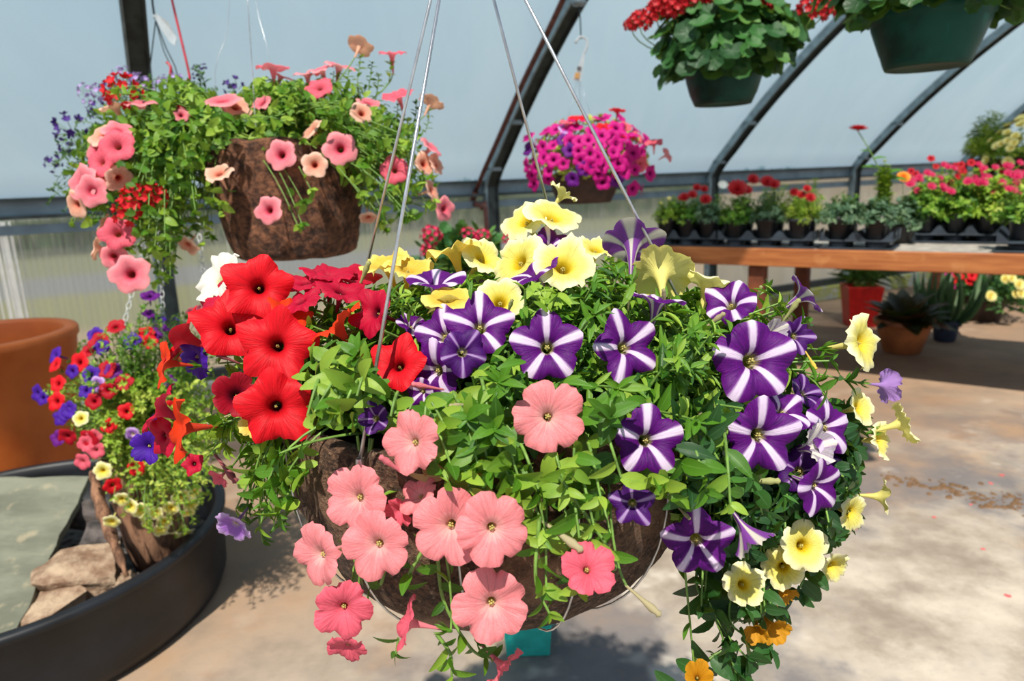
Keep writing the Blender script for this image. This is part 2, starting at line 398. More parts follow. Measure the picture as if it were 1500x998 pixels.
# ------------------------------------------------------------------ blooms
RINGS = [(.055, -1.35), (.075, -1.0), (.11, -.68), (.16, -.38), (.235, -.17), (.34, -.06), (.48, -.01), (.63, .015), (.78, .015), (.91, -.01), (1.0, -.06)]
def bloom_mesh(name, mat, seg=50, notch=.13, point=.05, ruffle=.05, cup=.0, fold=.05, rings=RINGS, r=None, reflex=0., lobe_var=.07, step=0., tube=1., nexp=.6):
    r = r or rng
    th = np.arange(seg) * 2 * PI / seg; u = th * 5 / (2 * PI); lobe = np.abs(np.sin(PI * u))
    li = np.floor(u).astype(int) % 5; ls = r.uniform(-lobe_var, lobe_var, 5); lz = r.uniform(-.13, .13, 5) * ruffle * 10
    lobesoft = np.sin(PI * (u % 1)) ** 2
    nzr = sum(r.normal() * np.sin(k * th + r.uniform(0, 6.28)) for k in (6, 9, 13, 17, 21)) * .35
    nzz = sum(r.normal() * np.sin(k * th + r.uniform(0, 6.28)) for k in (2, 3, 7, 11, 16, 20)) * .45
    V = []
    for rho, z in rings:
        if tube != 1. and rho < .3: rho = rho * tube
        t = max(0, (rho - .28) / .72); t1 = t ** 1.2; t2 = t ** 2
        rr = rho * (1 + t2 * (-notch * (1 - lobe ** nexp) - .035 * (nexp < .5) * np.maximum(0, 1 - ((u % 1 - .5) / .09) ** 2) + point * lobe ** 5) + t1 * ls[li] * lobesoft + t2 * nzr * .022)
        zz = z + cup * max(0, rho - .25) + t1 * fold * -np.cos(2 * PI * u) + t2 * (ruffle * nzz + lz[li] * lobesoft) - reflex * t2 + step * t2 * ((u % 1) - .5) * 2
        V.append(np.stack([np.cos(th) * rr, np.sin(th) * rr, zz], 1))
    k = len(rings); F = []; UV = []
    for i in range(k - 1):
        v0, v1 = rings[i][0], rings[i + 1][0]
        for j in range(seg):
            F.append((i * seg + j, (i + 1) * seg + j, (i + 1) * seg + (j + 1) % seg, i * seg + (j + 1) % seg)[::-1])
            u0, u1 = j * 5 / seg, (j + 1) * 5 / seg
            UV.append([(u0, v0), (u0, v1), (u1, v1), (u1, v0)][::-1])
    # faces wind so that the front of the flower (towards +z) is the face front
    me = bpy.data.meshes.new(name); me.from_pydata(np.concatenate(V).tolist(), [], [f[::-1] for f in F])
    UV = [q[::-1] for q in UV]
    me.materials.append(mat); me.polygons.foreach_set('use_smooth', [True] * len(F))
    me.uv_layers.new(name='UVMap').data.foreach_set('uv', np.array([c for q in UV for c in q], np.float32).ravel())
    me.update(); return me

def frame(nrm, roll=0.0):
    z = unit(nrm); x = unit(np.cross([0.02, .01, 1], z)) if abs(z[2]) < .97 else unit(np.cross([0, 1, 0], z))
    y = np.cross(z, x); c, s = math.cos(roll), math.sin(roll)
    return np.stack([x * c + y * s, -x * s + y * c, z], 1)
def place(me, name, pos, nrm, radius, par=None, roll=None, label=None):
    o = link(bpy.data.objects.new(name, me)); R = frame(nrm, rng.uniform(0, 6.28) if roll is None else roll)
    M4 = Matrix.Identity(4)
    for i in range(3):
        for j in range(3): M4[i][j] = R[i][j] * radius
        M4[i][3] = pos[i]
    if par is not None:
        attach(o, par)
    o.matrix_basis = M4
    if label: o['label'] = label
    return o, M4
def sub(me, name, M4, bloom, label=None):
    o = link(bpy.data.objects.new(name, me)); o.parent = bloom       # sits in the flower's own space
    if label: o['label'] = label
    return o

# shared flower pieces in flower space
def calyx_mesh():
    b = MB(); b.lathe([(.0, -1.62), (.05, -1.60), (.075, -1.5), (.085, -1.36), (.07, -1.22)], (0, 0, 0), 10)
    F = Foliage()
    for k in range(5):
        a = k * 2 * PI / 5
        F.leaf(T_SMALL, (.06 * math.cos(a), .06 * math.sin(a), -1.42), (math.cos(a) * .45, math.sin(a) * .45, .9), (math.cos(a), math.sin(a), -.2), .5, .13, .6)
    F.st = b; o = F.build('calyx', MT['leaf'], None); me = o.data; bpy.data.objects.remove(o); return me
CALYX = calyx_mesh()
def anther_mesh():
    b = MB()
    for k in range(5):
        a = k * 1.256; p = np.array([.055 * math.cos(a), .055 * math.sin(a), -.22])
        b.lathe([(0, -.03), (.028, -.012), (.03, .012), (0, .03)], p, 6)
        b.tube([p * [.6, .6, 1] + [0, 0, -.5], p], .008, 4)
    b.lathe([(0, -.035), (.035, -.01), (.03, .02), (0, .035)], (0, 0, -.16), 7)
    o = b.build('stamens', MT['anther']); me = o.data; bpy.data.objects.remove(o); return me
STAMENS = anther_mesh(); STAMENS_R = STAMENS.copy(); STAMENS_R.transform(Matrix.Diagonal((.6, .6, 1, 1)) @ Matrix.Translation((0, 0, -.08)))
# ================================================================== light and sky
w = bpy.data.worlds.new('sky'); SC.world = w; w.use_nodes = True
nt = w.node_tree; nt.nodes.clear()
wo = nt.nodes.new('ShaderNodeOutputWorld'); bg = nt.nodes.new('ShaderNodeBackground'); tc = nt.nodes.new('ShaderNodeTexCoord')
sx = nt.nodes.new('ShaderNodeSeparateXYZ'); rp = nt.nodes.new('ShaderNodeValToRGB')
nt.links.new(tc.outputs['Generated'], sx.inputs[0]); nt.links.new(sx.outputs[2], rp.inputs[0]); nt.links.new(rp.outputs[0], bg.inputs[0]); nt.links.new(bg.outputs[0], wo.inputs[0])
rp.color_ramp.elements[0].position = 0; rp.color_ramp.elements[0].color = (.96, .98, 1, 1)
rp.color_ramp.elements[1].position = .9; rp.color_ramp.elements[1].color = (.17, .29, .50, 1); e_ = rp.color_ramp.elements.new(.3); e_.color = (.52, .64, .80, 1)
bg.inputs[1].default_value = .74
sd = bpy.data.lights.new('sun', 'SUN'); sun = link(bpy.data.objects.new('sun', sd))
sd.energy = 6.2; sd.angle = math.radians(.9); sd.color = (1, .94, .84)
SUNDIR = unit([.11, .62, -1.0])          # the way the light travels
sun.rotation_euler = Vector(SUNDIR).to_track_quat('-Z', 'Y').to_euler()

# ================================================================== greenhouse shell
AW = math.radians(28); WN = np.array([-math.sin(AW), math.cos(AW), 0]); WD = np.array([math.cos(AW), math.sin(AW), 0]); ND = 4.55
def W(s, inward, h): return WD * s + WN * (ND - inward) + np.array([0, 0, h])
RW = np.stack([WD, WN, [0, 0, 1]], 1)
ARC = [(0, 1.22), (.03, 1.27), (.10, 1.35), (.20, 1.44), (.37, 1.60), (.59, 1.79), (.82, 1.97), (1.10, 2.17), (1.5, 2.42), (2.0, 2.68), (2.6, 2.93)]
ARCS = path([(a, b, 0) for a, b in ARC], 46)
S0, S1 = -4.6, 15.0

t = NT('greenhouse_film')
nz = t.noise(2.2, 4, vec=t.n('Mapping', i0=t.obj(), i3=(1.0, .35, .35)).outputs[0]); fine = t.noise(90, 2)
c = t.mix(t.smooth(nz, .3, .7), (.41, .71, .84), (.54, .82, .92)); c = t.mix(t.math('MULTIPLY', fine, .18), c, (.36, .48, .56))
wr = t.n('TexWave', {'wave_type': 'BANDS', 'bands_direction': 'X'}, Vector=t.n('Mapping', i0=t.obj(), i2=(0, 0, -AW)).outputs[0], Scale=.9, Distortion=5.0, Detail=3.0).outputs[1]
b = t.bsdf(Base_Color=c, Roughness=.5, Normal=t.bump(wr, .25, .02))
film_m = t.done(t.n('MixShader', i0=.26, i1=t.n('MixShader', i0=.45, i1=b, i2=t.n('BsdfTranslucent', Color=t.mix(.5, c, (.75, .9, .96)))), i2=t.n('BsdfTransparent', Color=(.90, .96, 1))))
f = MB(); ss = np.linspace(S0, S1, 60); off = .05
V = []
for s in ss:
    for a, h, _ in ARCS: V.append(W(s, a - off, h + .02))
k = len(ARCS); F = [(i * k + j, (i + 1) * k + j, (i + 1) * k + j + 1, i * k + j + 1) for i in range(len(ss) - 1) for j in range(k - 1)]
f.add(np.array(V), F); o = f.build('ceiling', film_m); o['kind'] = 'structure'

steel = plain('galvanised_steel', (.24, .32, .36), .45, .35, var=.15, scale=14)
steel_dark = plain('dark_steel', (.045, .06, .06), .5, .3, var=.2, scale=14)
rail_m = plain('painted_rail', (.22, .31, .37), .5, .1, var=.1, scale=8)
# bows: C-section ribs that spring from the eave post
for n_, s in enumerate((.15, 2.28, 4.37, 6.20, 7.95, 9.75, 11.6)):
    b = MB(); prof = [(0, .0), (0, .6), (0, 1.1)] + [(a, h) for a, h, _ in ARCS]
    prof = np.array([W(s, a + .03, h) for a, h in prof]); kk = len(prof)
    tg = np.gradient(prof, axis=0); tg /= np.linalg.norm(tg, axis=1)[:, None]
    for dx, ww, dd, mi, o2 in ((0, .080, .024, 1, 0), (-.044, .012, .058, 0, .0), (.044, .012, .058, 1, 0)):
        V = []
        for i in range(kk):
            nn = np.cross(tg[i], WD)
            for sa, sb in ((-1, -1), (1, -1), (1, 1), (-1, 1)): V.append(prof[i] + WD * (dx + sa * ww / 2) + nn * (sb * dd / 2 + o2))
        F = [(i * 4 + j, i * 4 + (j + 1) % 4, (i + 1) * 4 + (j + 1) % 4, (i + 1) * 4 + j) for i in range(kk - 1) for j in range(4)] + [(3, 2, 1, 0), tuple((kk - 1) * 4 + j for j in range(4))]
        b.add(np.array(V), F, mi, False)
    for h, a in ((1.34, .09), (1.62, .4)): b.box(W(s, a + .02, h), (.10, .07, .035), RW, 0, .006)
    o = b.build('trim_%d' % (n_ + 1), [steel, steel_dark]); o['kind'] = 'structure'
# eave rail with its channel lips, sill board and kerb
b = MB()
b.box(W((S0 + S1) / 2, -.02, 1.215), (S1 - S0, .05, .10), RW); b.box(W((S0 + S1) / 2, .02, 1.256), (S1 - S0, .05, .02), RW, 1); b.box(W((S0 + S1) / 2, .02, 1.165), (S1 - S0, .05, .018), RW, 1); b.box(W((S0 + S1) / 2, -.01, 1.10), (S1 - S0, .02, .05), RW, 0)
o = b.build('trim_8', [rail_m, steel_dark]); o['kind'] = 'structure'
b = MB(); b.box(W((S0 + S1) / 2, -.0, .17), (S1 - S0, .05, .07), RW, 0, .005); o = b.build('baseboard_back', plain('dark_sill', (.03, .035, .035), .6)); o['kind'] = 'structure'
t = NT('mossy_kerb'); nz = t.noise(6, 5); c = t.mix(t.smooth(nz, .35, .6), (.30, .31, .27), (.32, .33, .06)); c = t.mix(t.smooth(t.noise(19, 3), .5, .7), c, (.42, .42, .40))
b = MB(); b.box(W((S0 + S1) / 2, -.0, .07), (S1 - S0, .12, .14), RW, 0, .01); o = b.build('baseboard_kerb', t.done(t.bsdf(Base_Color=c, Roughness=.85, Normal=t.bump(nz, .4, .01)))); o['kind'] = 'structure'
# sidewall sheets: clear twin-wall sheets on the left, cream corrugated sheets on the right
def ribbed(name, s0, s1, pitch, depth, mat):
    b = MB(); n = int((s1 - s0) / pitch * 4); V = []
    for i in range(n + 1):
        s = s0 + (s1 - s0) * i / n; q = depth * [0, 1, 1, 0][i % 4]
        V += [W(s, -.035 - q, .14), W(s, -.035 - q, 1.20)]
    b.add(np.array(V), [(2 * i, 2 * i + 2, 2 * i + 3, 2 * i + 1) for i in range(n)], 0, False)
    o = b.build(name, mat); o['kind'] = 'structure'; return o
t = NT('clear_sheet'); v = t.noise(40, 3, stretch=(1, 1, .08))
g = t.n('BsdfRefraction', Color=(.86, .88, .86), Roughness=.34, IOR=1.04)
d_ = t.bsdf(Base_Color=(.52, .55, .55), Roughness=.6); tl = t.n('BsdfTranslucent', Color=(.66, .66, .60))
clear_m = t.done(t.n('MixShader', i0=t.lin(v, .3, .7, .30, .52), i1=g, i2=t.n('MixShader', i0=.5, i1=d_, i2=tl)))
ribbed('window_1', S0, 4.37, .03, .004, clear_m)
t = NT('cream_sheet'); v = t.noise(5, 3, stretch=(1, 1, .2))
c = t.mix(t.smooth(v, .3, .7), (.84, .74, .56), (.90, .82, .66))
ribbed('window_2', 4.37, S1, .19, .018, t.done(t.n('MixShader', i0=.68, i1=t.bsdf(Base_Color=c, Roughness=.6), i2=t.n('BsdfTranslucent', Color=c))))

# floor: worn concrete with rust-brown and grey stains, far shade painted in
t = NT('stained_concrete_with_shade')
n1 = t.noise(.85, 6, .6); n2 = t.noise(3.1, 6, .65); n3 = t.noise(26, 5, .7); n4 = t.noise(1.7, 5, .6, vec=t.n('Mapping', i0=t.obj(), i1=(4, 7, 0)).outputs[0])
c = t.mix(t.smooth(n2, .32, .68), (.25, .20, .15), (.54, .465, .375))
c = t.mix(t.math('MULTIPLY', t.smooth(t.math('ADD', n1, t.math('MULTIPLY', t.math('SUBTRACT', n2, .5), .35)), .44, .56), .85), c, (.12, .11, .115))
c = t.mix(t.math('MULTIPLY', t.smooth(n4, .54, .72), .6), c, (.47, .29, .15))
c = t.mix(t.math('MULTIPLY', t.smooth(n3, .55, .8), .5), c, (.22, .19, .16))
c = t.mix(t.math('MULTIPLY', t.smooth(t.noise(4.3, 3, vec=t.n('Mapping', i0=t.obj(), i1=(1, 3, 9)).outputs[0]), .60, .72), .7), c, (.62, .55, .46))
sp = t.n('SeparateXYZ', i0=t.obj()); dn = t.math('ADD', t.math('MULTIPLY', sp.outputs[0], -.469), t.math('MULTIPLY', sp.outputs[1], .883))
c = t.mix(t.math('MULTIPLY', t.smooth(t.math('ADD', dn, t.math('MULTIPLY', t.math('SUBTRACT', n2, .5), 1.4)), 1.35, 2.3), .82), c, t.mix(n2, (.16, .125, .10), (.40, .22, .10)))  # shade of the far floor painted into the colour towards the wall
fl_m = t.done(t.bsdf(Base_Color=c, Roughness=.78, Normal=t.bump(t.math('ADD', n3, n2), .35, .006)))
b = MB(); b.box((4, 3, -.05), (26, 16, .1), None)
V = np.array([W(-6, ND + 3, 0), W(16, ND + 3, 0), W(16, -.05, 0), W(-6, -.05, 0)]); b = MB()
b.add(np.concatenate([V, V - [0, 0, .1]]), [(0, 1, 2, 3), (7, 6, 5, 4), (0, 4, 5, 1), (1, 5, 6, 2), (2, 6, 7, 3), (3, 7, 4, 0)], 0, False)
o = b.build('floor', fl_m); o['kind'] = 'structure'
# a drift of dark damp soil crumbs on the concrete
b = MB()
for i in range(150):
    q = PH(rng.uniform(1285, 1500), 0, 0) if False else PH(*(lambda s: (1290 + 215 * s, 697 + 48 * s + rng.normal(0, 4 + 5 * s)))(rng.uniform(0, 1) ** .8), 0)
    r_ = rng.uniform(.003, .012); b.lathe([(r_ * 1.3, -.001), (r_, r_ * .35), (0, r_ * .5)], q, 6, wob=r_ * .4, seed=i)
tag(b.build('spilled_soil', plain('damp_soil', (.16, .085, .035), .8)), 'brown crumbs of soil spilled in a line on the concrete floor', 'soil', kind='stuff')
b = MB()
for i in range(14):
    q = PH(rng.uniform(1180, 1480), rng.uniform(640, 900), 0); r_ = rng.uniform(.004, .009)
    b.lathe([(r_, .001), (r_ * .6, .003), (0, .003)], q, 7, wob=r_ * .4, seed=i)
tag(b.build('fallen_petals', plain('fallen_petal', (.60, .10, .10), .6)), 'small red petals fallen on the concrete floor', 'petals', kind='stuff')

# outdoors behind the sheets
t = NT('outdoor_ground'); sp = t.n('SeparateXYZ', i0=t.obj()); dn = t.math('ADD', t.math('MULTIPLY', sp.outputs[0], -.469), t.math('MULTIPLY', sp.outputs[1], .883))
nz = t.noise(1.2, 5); d2 = t.math('ADD', dn, t.math('MULTIPLY', nz, .8))
c = t.mix(t.smooth(d2, 8.0, 9.0), (.40, .28, .17), (.24, .23, .10)); c = t.mix(t.smooth(d2, 11.5, 12.2), c, (.20, .20, .19)); c = t.mix(t.smooth(d2, 14.5, 15.3), c, (.20, .20, .10))
V = np.array([W(-30, .1, -.02), W(45, .1, -.02), W(45, -60, -.02), W(-30, -60, -.02)]); b = MB()
b.add(np.concatenate([V, V - [0, 0, .1]]), [(0, 1, 2, 3), (7, 6, 5, 4), (0, 4, 5, 1), (1, 5, 6, 2), (2, 6, 7, 3), (3, 7, 4, 0)], 0, False)
o = b.build('ground', t.done(t.bsdf(Base_Color=c, Roughness=.9))); o['kind'] = 'structure'
wp = plain('white_post_paint', (.75, .76, .76), .5)
for s, dist, lab in ((-.85, -2.2, 'white square post outside standing in for a reflected streak, above the terracotta planter'), (1.15, -4.5, 'white square fence post outside the clear sheets, below the left hanging basket')):  # first post is added in place of a bright reflection on the sheet
    b = MB(); q = W(s, dist, 0); b.box(q + [0, 0, .5], (.11, .11, 1.04), RW, 0, .01); b.box(q + [0, 0, 1.04], (.15, .15, .04), RW, 0, .01); b.box(q + [0, 0, 1.08], (.08, .08, .04), RW, 0, .015)
    tag(b.build('fence_post', wp, origin=q), lab, 'post', 'white posts outdoors')
F = Foliage()
for i in range(5200):
    s = rng.uniform(-22, 26); p = W(s, -16 + rng.normal(0, .5), rng.uniform(0, 1) ** .7 * (1.0 + .25 * math.sin(s * .9)))
    F.leaf(T_BROAD, p, rng.normal(0, 1, 3) + [0, 0, .4], rng.normal(0, 1, 3) + [0, 0, 1], .3, .2, rng.uniform(0, .7))
tag(F.build('hedge', MT['leaf_dark']), 'low dark green hedge far outside the greenhouse', 'hedge', kind='stuff')

# brown iron pipe beside the big bow
def planehit(x, y, s):
    d = ray(x, y); return CAM + d * (s / (d @ WD))
iron = plain('brown_pipe', (.13, .045, .035), .45, .2, var=.2)
b = MB(); pp = [planehit(x, y, 2.17) for x, y in ((850, -60), (822, 5), (795, 62), (768, 117), (748, 162), (727, 210), (710, 248), (697, 280))]
b.tube(path(pp, 24), .016, 10)
e1 = planehit(697, 282, 2.17); e2 = planehit(690, 297, 2.17); e3 = planehit(708, 303, 2.17); e4 = planehit(712, 318, 2.17); e5 = planehit(716, 420, 2.17); e5[:2] = e4[:2]; e5[2] = .0
b.tube([e1, (e1 + e2) / 2, e2], .022, 10); b.tube(path([e2, (e2 + e3) / 2, e3], 5), .02, 10); b.tube(path([e3, e4, e5], 8), .017, 10)
for q in (e2, e3): b.lathe([(0, -.028), (.026, -.018), (.028, .018), (0, .028)], q, 10)
tag(b.build('water_pipe', iron), 'brown iron pipe with an elbow running up beside the largest greenhouse bow', 'pipe')

# ================================================================== main hanging basket
coir = NT('coir_liner'); n1 = coir.noise(95, 6, .75); n2 = coir.noise(13, 4); n3 = coir.noise(240, 3, stretch=(1, .3, 1))
c = coir.mix(coir.smooth(n1, .35, .68), (.030, .013, .008), (.22, .115, .062)); c = coir.mix(coir.smooth(n2, .5, .72), c, (.33, .19, .11)); c = coir.mix(coir.math('MULTIPLY', coir.smooth(n3, .55, .7), .5), c, (.40, .27, .17))
coir_m = coir.done(coir.bsdf(Base_Color=c, Roughness=.9, Normal=coir.bump(coir.math('ADD', n1, n3), 1.0, .012)))
wire_m = plain('galvanised_wire', (.62, .63, .64), .28, .85, var=.1, scale=40)
soil_m = plain('potting_soil', (.035, .022, .015), .95, var=.4, scale=60, bump=.8)
def rough_bowl(name, c, prof, par, mat=coir_m, amp=.006, n=120, seed=3, R=None):
    pr = path([(r, z, 0) for r, z in prof], 34)[:, :2]; b = MB(); b.lathe([tuple(q) for q in pr], (0, 0, 0), n)
    V = np.concatenate(b.v); r_ = np.random.default_rng(seed)
    K = r_.normal(0, 1, (26, 3)); K = K / np.linalg.norm(K, axis=1)[:, None] * r_.uniform(20, 190, 26)[:, None]; ph = r_.uniform(0, 6.28, 26)
    nz = (np.sin(V @ K.T + ph) / (1 + np.linalg.norm(K, axis=1) / 90)).sum(1) / 3.2
    rad = np.linalg.norm(V[:, :2], axis=1)[:, None] + 1e-6; V[:, :2] += V[:, :2] / rad * nz[:, None] * amp; V[:, 2] += nz * amp * .6
    b.v = [V + np.asarray(c)]
    return b.build(name, mat, par)

BC = P(722, 572, .87); RB = .25
main = empty('hanging_basket', tuple(BC - [0, 0, .23]))
tag(main, 'large wire hanging basket with coir liner full of red, purple star, yellow and salmon petunias', 'hanging basket', 'hanging flower baskets')
rough_bowl('liner', BC, [(.226, -.02), (.232, .008), (.243, .012), (.250, .0), (.250, -.03), (.245, -.09), (.228, -.145), (.195, -.195), (.145, -.235), (.07, -.258), (.0, -.256)], main, amp=.007)
b = MB(); b.lathe([(0, .0), (.12, .004), (.235, -.012), (.235, -.03)], BC - [0, 0, .005], 50, wob=.004); b.build('soil', soil_m, main)
b = MB()
def ringpts(r, z, n=64): a = np.linspace(0, 2 * PI, n + 1); return np.stack([np.cos(a) * r + BC[0], np.sin(a) * r + BC[1], np.full(n + 1, BC[2] + z)], 1)
LPR = [(.250, -.012), (.250, -.03), (.245, -.09), (.228, -.145), (.195, -.195), (.145, -.235), (.07, -.258), (.0, -.262)]
WPR = path([(r, z, 0) for r, z in LPR], 20)[:18, :2] * [1, 1] + [.005, -.003]
for r, z in ((.238, -.006),): b.tube(ringpts(r, z), .0015, 6, cap=False)
for k in range(14):
    a = k * 2 * PI / 14 + .1
    b.tube(np.array([BC + [math.cos(a) * r, math.sin(a) * r, z] for r, z in WPR]), .0013, 5, cap=False)
b.build('wire_frame', wire_m, main)
AP = P(675, -185, 1.0); AP = CAM + ray(675, -185) * (BC[1] / ray(675, -185)[1])
def rimhit(x0, y0, dxdy, front):
    ys = np.linspace(380, 760, 800); q = np.array([PH(x0 + dxdy * y, y, BC[2] + .004) for y in ys]); dd = np.linalg.norm(q[:, :2] - BC[:2], axis=1) - .256
    sg = np.where(np.sign(dd[:-1]) != np.sign(dd[1:]))[0]
    if len(sg) == 0: return q[np.argmin(np.abs(dd))]
    return q[sg[-1] if front else sg[0]]
for x0, dx, fr in ((642, -.170, True), (765, .522, True), (632, -.242, False), (728, .253, False)):
    e = rimhit(x0, 0, dx, fr); print('wire end', proj(e))
    b = MB(); b.tube([AP, AP * .5 + e * .5, e], .0019, 8); b.lathe([(.0035, -.004), (.0042, 0), (.0035, .004)], e, 8); b.build('hanger_wire', wire_m, main)
b = MB(); hp = [AP + [0, 0, z] if abs(z) < .1 else AP + [0, 0, z] for z in (-.01, .05, .11)]
b.tube(hp, .0025, 8); a = np.linspace(-.5 * PI, 1.1 * PI, 14); b.tube(np.stack([AP[0] + .018 * np.cos(a), np.full(14, AP[1]), AP[2] + .128 + .018 * np.sin(a)], 1), .0025, 8)
b.build('hook', wire_m, main)

# pixel x, y, width in pixels, facing (right, up, towards viewer), kind, depth or offset, cup, roll
B_ = [
 (378, 420, 92, .25, .15, 1, 'red', .80), (320, 407, 84, -.5, .45, .75, 'white', .86), (403, 505, 104, .1, .15, 1, 'red', .735), (338, 478, 96, .35, .35, .85, 'red', .79),
 (328, 436, 90, -.45, .55, .6, 'crimson', .83), (403, 597, 102, .25, 0, 1, 'red', .70), (346, 580, 66, .3, .2, .9, 'dark_crimson', .735), (268, 492, 84, -.85, .45, .25, 'red', .82),
 (240, 532, 66, -.8, .1, .55, 'orange_red', .80), (262, 628, 92, -.75, .0, .55, 'orange_red', .76), (234, 600, 78, -.8, .5, .35, 'crimson', .79), (236, 640, 60, -.5, -.1, .8, 'crimson', .80), (282, 525, 70, -.5, -.25, .7, 'violet', .84),
 (448, 412, 72, -.1, .85, .45, 'crimson', .84), (482, 402, 74, .1, .9, .35, 'crimson', .86), (518, 405, 72, .2, .9, .4, 'crimson', .88), (440, 440, 62, -.3, .75, .5, 'crimson', .80), (500, 425, 66, .3, .8, .5, 'crimson', .83),
 (547, 457, 74, -.55, .25, .75, 'crimson', .76), (492, 478, 82, -.55, .75, .15, 'orange_red', .755), (582, 533, 82, -.15, .45, .85, 'red', .69), (424, 458, 60, .5, .75, .35, 'orange_red', .79),
 (216, 655, 48, 0, -.1, 1, 'violet', .86), (374, 617, 54, -.2, -.1, .9, 'gold', .735), (343, 770, 56, -.25, -.5, .75, 'lilac', .86), (322, 700, 34, -.4, -.5, .6, 'hot_pink', .88), (283, 680, 30, 0, .2, 1, 'crimson', .9),
 (703, 477, 90, .05, .35, .95, 'star', .685), (802, 508, 98, 0, .15, 1, 'star', .665), (918, 508, 92, .25, .15, .95, 'star', .68), (1106, 528, 120, .05, .1, 1, 'star', .715), (948, 645, 96, .05, .15, 1, 'star', .635),
 (1115, 640, 104, .0, -.05, 1, 'star', .695), (1200, 714, 78, .45, -.15, .9, 'star', .74), (1022, 795, 92, -.1, -.1, 1, 'star', .675), (926, 738, 60, -.2, .1, 1, 'dark_star', .62), (678, 516, 66, .2, .1, .95, 'dark_star', .665),
 (648, 490, 84, -.3, .35, .8, 'star', .70), (636, 545, 84, -.45, -.15, .85, 'star', .69), (617, 575, 44, -.3, -.2, .9, 'star', .68), (549, 613, 46, -.2, .2, 1, 'dark_star', .64),
 (638, 412, 86, 0, .92, .38, 'star', .77), (782, 398, 76, -.45, .75, .3, 'star', .77), (806, 358, 60, .2, .5, .85, 'star', .86), (926, 358, 92, .1, .70, -.45, 'star', .82), (962, 440, 84, .15, .93, .1, 'star', .74),
 (1070, 443, 76, -.35, .5, .7, 'star', .78), (1178, 432, 66, .75, .55, .2, 'star', .84), (1166, 492, 50, .2, .1, .9, 'dark_star', .80), (1216, 625, 80, .45, .25, .85, 'star', .78), (1150, 600, 78, .2, .6, .65, 'star', .745),
 (1188, 655, 60, .5, .3, .75, 'wilted', .765), (1172, 690, 66, -.2, .3, .9, 'dark_star', .77), (1296, 565, 52, .9, -.1, -.15, 'lilac', .86), (1092, 778, 66, .45, -.75, .4, 'wilted', .68), (604, 476, 46, .4, .7, .5, 'star', .74), (1180, 575, 56, .4, .5, .7, 'dark_star', .80), (1208, 670, 60, .4, .5, .7, 'dark_star', .80),
 (826, 388, 92, .05, .55, .85, 'yellow', .76), (810, 316, 84, .2, .72, .6, 'yellow', .88), (768, 322, 74, -.45, .55, .65, 'yellow', .90), (824, 285, 46, .55, .75, .1, 'yellow', .94), (757, 382, 90, -.55, .4, .65, 'yellow', .82),
 (708, 376, 76, .45, .55, .55, 'yellow', .86), (664, 366, 84, -.25, .93, .05, 'gold', .85), (566, 386, 74, -.25, .85, .4, 'gold', .88), (598, 392, 74, .15, .8, .5, 'gold', .86), (655, 436, 74, 0, .8, .5, 'gold', .73), (660, 452, 80, .1, .75, -.3, 'yellow', .75),
 (733, 440, 78, .05, .5, .85, 'yellow', .74), (873, 364, 60, .1, .75, .6, 'yellow', .86), (968, 400, 96, .1, .55, -.65, 'yellow', .81), (1037, 412, 84, .2, .88, -.05, 'yellow', .82), (1266, 502, 86, .6, .15, .75, 'yellow', .80), (1132, 486, 34, .2, .2, .9, 'wilted', .76),
 (1322, 620, 62, .85, .3, .2, 'yellow', .86), (1258, 597, 54, .5, .3, .75, 'yellow', .84), (1288, 645, 56, .55, .1, .6, 'yellow', .87), (1248, 752, 60, .45, -.1, .8, 'yellow', .84), (1220, 830, 52, .3, -.3, .85, 'yellow', .86), (1291, 728, 52, .85, .0, .35, 'yellow', .88),
 (1178, 800, 72, .05, .25, 1, 'yellow', .76), (1147, 832, 62, -.3, .1, .9, 'yellow', .79), (1090, 857, 62, .05, .3, .95, 'yellow', .74), (1130, 918, 44, .2, -.3, .8, 'amber', .80), (1108, 922, 36, -.3, -.3, .8, 'amber', .79), (1022, 992, 40, -.1, .6, .7, 'amber', .77), (1157, 812, 34, .4, -.2, .8, 'amber', .80), (1146, 866, 36, .3, -.5, .6, 'amber', .81),
 (803, 610, 108, .0, .15, 1, 'pink', .61), (602, 648, 92, -.45, .15, .9, 'pink', .595), (521, 730, 98, -.3, .1, .9, 'pink', .62), (465, 815, 92, -.55, -.05, .8, 'pink', .64), (551, 800, 102, -.15, .0, 1, 'pink', .60),
 (658, 772, 112, -.1, .05, 1, 'pink', .60), (722, 776, 108, .15, .05, 1, 'pink', .575), (720, 887, 110, .05, .05, 1, 'pink', .60), (502, 893, 84, .05, -.1, 1, 'hot_pink', .64), (508, 950, 60, -.1, -.6, .75, 'hot_pink', .655),
 (598, 912, 80, -.92, .25, .15, 'hot_pink', .62), (738, 978, 70, .7, -.55, .3, 'hot_pink', .65), (862, 832, 82, .15, .6, .8, 'hot_pink', .585), (612, 725, 66, -.5, .5, .6, 'pink', .625), (585, 750, 46, -.3, -.3, .8, 'hot_pink', .635),
]

